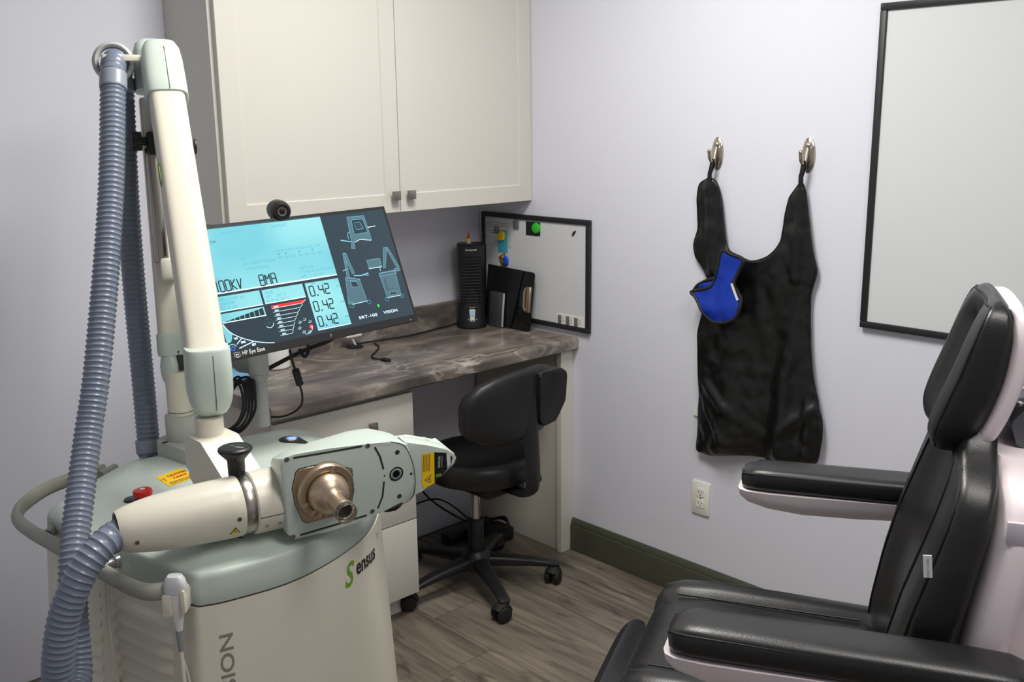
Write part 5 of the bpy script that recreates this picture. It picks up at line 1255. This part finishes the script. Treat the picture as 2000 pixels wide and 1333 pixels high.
fig([(0.0895, -0.016), (0.1292, -0.0229), (0.1326, -0.0812), (0.0869, -0.0826), (0.0768, -0.0785)]); fig([(0.1008, -0.0251), (0.1184, -0.0289), (0.1213, -0.0418), (0.1015, -0.0401)], DK); fig([(0.0894, -0.0122), (0.1134, -0.0181), (0.1298, -0.0255), (0.092, -0.0213)])
fig([(0.1024, 0.0472), (0.1111, 0.0473), (0.1202, -0.0066), (0.1125, -0.008)]); fig([(0.1024, 0.0472), (0.1079, 0.0465), (0.1021, -0.0128), (0.0949, -0.013)]); line([(0.1168, -0.0124), (0.1379, -0.0149), (0.1596, -0.0121)], .0030, FT, Z3); fig([(0.1438, -0.0149), (0.1579, -0.0101), (0.1585, -0.0188)])
p = (0.0843, -0.0834); ringp(p, .0075, 0, 6.283, .0012, GH); p = (0.1374, -0.0845); ringp(p, .005, 0, 6.283, .0012, GH); line([(0.0869, -0.0826), (0.1342, -0.081)], .0012, LN, Z3); line([(0.0892, 0.004), (0.1031, 0.0071)], .002, FT, Z3)
fig([(0.1913, -0.0178), (0.2432, -0.0173), (0.24, -0.0829), (0.1953, -0.0823)]); fig([(0.2073, -0.0701), (0.2287, -0.0708), (0.2286, -0.0773), (0.2076, -0.0779)], DK); line([(0.2038, -0.0324), (0.2031, -0.0605)], .002, DK, Z3); line([(0.1964, -0.062), (0.2408, -0.0631)], .0008, DK, Z3); fig([(0.1912, -0.0165), (0.2441, -0.0149), (0.2454, -0.0241), (0.1929, -0.0244)])
fig([(0.2282, 0.0468), (0.2387, 0.0469), (0.2163, -0.0059), (0.2099, -0.005)]); fig([(0.2351, 0.0473), (0.2423, 0.0456), (0.2602, -0.0093), (0.252, -0.012)]); fig([(0.2424, -0.0107), (0.2614, -0.0146), (0.2566, -0.0192), (0.2432, -0.0173)])
fig([(0.1659, 0.0213), (0.2076, 0.0215), (0.2059, -0.0006), (0.1667, -0.0004)]); line([(0.1665, -0.0009), (0.2063, -0.0012)], .0014, LN, Z3); line([(0.1997, -0.001), (0.1985, -0.0111)], .002, FT, Z3)
for q in ((0.1926, -0.0857), (0.241, -0.0844)): ringp(q, .0052, 0, 6.283, .0012, GH)
line([(0.1953, -0.0823), (0.237, -0.0824)], .0012, LN, Z3)
fig([(0.1593, -0.0943), (0.1638, -0.0943), (0.1643, -0.1015), (0.1599, -0.102)], GRN, False)
a_ = (0.0943, -0.1225); txt('SRT-100', a_, .0105, LN, 1.55, .0000); a_ = (0.1708, -0.1216); txt('VISION', a_, .0105, LN, 1.35)
m.build('screen', SM, mt)
# stand: column, clamp and tilt plate
stn = thing('monitor_stand', 'gray steel monitor pole and clamp standing on the machine cover', 'monitor stand', (-1.366, -.672, .834))
pb_ = Vector((-1.366, -.672, 0))
m = MB(); m.cyl(pb_ + Vector((0, 0, .8365)), pb_ + Vector((0, 0, .99)), .0205, .0185, n=32); m.cyl(pb_ + Vector((0, 0, .99)), pb_ + Vector((0, 0, 1.13)), .0172, n=32); m.build('pole', 'pole_gray', stn)
m = MB(); m.cyl(pb_ + Vector((0, 0, .975)), pb_ + Vector((0, 0, 1.042)), .0262, n=36, bev=.002); m.cyl(pb_ + Vector((0, 0, .958)), pb_ + Vector((0, 0, .975)), .021, .0255, n=36); m.build('clamp_collar', 'pole_gray', stn)
m = MB(); Mq = frame(pb_ + Vector((0, 0, .98)), (-.78, .62, 0), (0, 0, 1))
m.prism(roundpoly([(.010, -.002), (.05, .004), (.085, .050), (.10, .085), (.08, .10), (.010, .058)], .010, 4), -.015, .015, .004, 2, Mq); m.prism(roundpoly([(.05, .052), (.085, .078), (.08, .088), (.045, .064)], .004, 3), .0151, .016, M=Mq, mi=1)
m.build('bracket_arm', ['mount_gray', 'tablet_gray'], stn)
m = MB(); tp = MM @ Vector((0, -.01, -.045)); m.box((-.055, -.055, -.046), (.055, .055, -.0365), .003, M=MM); m.tube(spline([pb_ + Vector((0, 0, 1.12)), pb_ + Vector((.004, -.01, 1.17)), pb_ + Vector((.02, -.03, 1.20)), tp], 5), .016, 16); m.build('tilt_mount', 'mount_gray', stn)
m = MB(); m.box((-1.407, -.690, .985 - .075), (-1.383, -.655, .985 - .018), .008); m.build('cable_clip', 'black_plastic', stn)
# webcam on the top edge
wc = thing('webcam', 'round black webcam clipped on the top edge of the monitor', 'webcam', tuple(MM @ Vector((-.034, .158, 0))))
Mw = MM @ T(-.034, .1735, -.004)
wd = (Vector((-2.58, -2.895, 1.6)) - Mw.translation).normalized(); wd = (wd + Vector((.30, 0, -.12))).normalized()
WF = frame(Mw.translation - wd * .012, Vector((0, 0, 1)).cross(wd), (0, 0, 1), wd) @ Matrix.Scale(1.18, 4)
m = MB(); m.lathe([(.010, -.024), (.0185, -.020), (.0215, -.008), (.0215, .012), (.0195, .022), (.0165, .0265), (.0135, .027), (.0130, .0250), (.0095, .0250)], WF, 40, (True, False)); m.build('body', 'black_plastic', wc)
m = MB(); m.lathe([(.0097, .0250), (.0090, .0262), (.0062, .0258)], WF, 28, (False, False)); m.lathe([(.0063, .0252), (.0045, .0266), (.0015, .0270)], WF, 24, (False, True), mi=1); m.build('lens', ['pewter', 'black_gloss'], wc)
m = MB(); m.box((-.052, .1562, -.028), (-.017, .166, .0035), .003, M=MM); m.box((-.048, .120, -.026), (-.021, .160, -.0215), .002, M=MM); m.build('clip', 'black_plastic', wc)

# ---- cables about the monitor
m = MB(); m.tube(spline([(-1.3525, -0.8085, 1.0567), (-1.3422, -0.7999, 1.0249), (-1.3249, -0.7845, 0.9903), (-1.3186, -0.7818, 0.9727)], 6), .0036, 8); m.tube(spline([(-1.3184, -0.7852, 0.9626), (-1.3071, -0.7778, 0.9295), (-1.3071, -0.7723, 0.9015), (-1.3184, -0.7542, 0.8798), (-1.3371, -0.7267, 0.8657), (-1.3509, -0.694, 0.8604)], 6), .0028, 8)
f0, f1 = Vector((-1.3272, -0.7867, 0.999)), Vector((-1.3148, -0.7835, 0.9563)); m.cyl(f0, f1, .0095, n=20, bev=.002)
tag(m.build('monitor_cable', 'black_rubber'), 'black cable with a ferrite lump hanging under the middle of the monitor', 'cable')
m = MB(); m.tube(spline([(-1.1988, -0.7943, 1.0715), (-1.2229, -0.7773, 1.0526), (-1.2579, -0.7491, 1.0365), (-1.2851, -0.7152, 1.0167), (-1.3223, -0.687, 0.9941), (-1.3361, -0.6577, 0.9779), (-1.3446, -0.6185, 0.9643)], 6), .0056, 10)
m.tube(spline([(-1.2937, -0.7562, 1.0409), (-1.2883, -0.7671, 1.0218), (-1.2751, -0.7636, 1.0283), (-1.2713, -0.7617, 1.0461), (-1.2804, -0.7633, 1.0585)], 6), .0042, 8)
tag(m.build('monitor_cable', 'black_rubber'), 'thick black cable sloping behind the monitor towards the pole', 'cable')
m = MB()
for lp in [[(-1.4798, -0.7165, 0.9505), (-1.4675, -0.719, 0.9772), (-1.4563, -0.725, 0.984), (-1.4527, -0.7399, 0.9581), (-1.4549, -0.7462, 0.9206), (-1.4736, -0.7531, 0.8899), (-1.4891, -0.7372, 0.8699), (-1.5044, -0.7165, 0.8635), (-1.5054, -0.7142, 0.8842), (-1.4958, -0.7079, 0.9201)], [(-1.472, -0.7072, 0.9552), (-1.4601, -0.7138, 0.9828), (-1.4454, -0.7208, 0.9891), (-1.4416, -0.7344, 0.9548), (-1.448, -0.7487, 0.9197), (-1.46, -0.7434, 0.8888), (-1.4797, -0.7311, 0.8644), (-1.4964, -0.7065, 0.8581), (-1.4985, -0.7004, 0.8797), (-1.4925, -0.7044, 0.9187)], [(-1.4675, -0.7013, 0.9423), (-1.4505, -0.7015, 0.9679), (-1.4373, -0.7196, 0.9766), (-1.4328, -0.7333, 0.9528), (-1.4312, -0.7325, 0.9128), (-1.4489, -0.7371, 0.8795), (-1.4696, -0.7239, 0.8585), (-1.4878, -0.6955, 0.8523), (-1.4917, -0.6866, 0.8752), (-1.4844, -0.6914, 0.9143)], [(-1.4577, -0.6864, 0.9348), (-1.4413, -0.6913, 0.9616), (-1.4252, -0.7119, 0.9703), (-1.4153, -0.7163, 0.946), (-1.4201, -0.7273, 0.9094), (-1.4329, -0.7222, 0.8714), (-1.4554, -0.7087, 0.8498), (-1.4832, -0.6926, 0.8493), (-1.4883, -0.6795, 0.8728), (-1.4777, -0.6812, 0.9108)], [(-1.4502, -0.6787, 0.9448), (-1.4322, -0.6836, 0.9714), (-1.4088, -0.6987, 0.9776), (-1.4085, -0.7191, 0.9452), (-1.408, -0.7205, 0.9054), (-1.4233, -0.7209, 0.8755), (-1.4481, -0.7071, 0.8457), (-1.4722, -0.6768, 0.8418), (-1.4814, -0.6656, 0.8683), (-1.4695, -0.668, 0.9063)]]:
    m.tube(spline(lp, 5, True), .0031, 8, closed=True)
tag(m.build('cable_coil', 'black_rubber'), 'coil of black cables hanging from the monitor pole', 'cables')
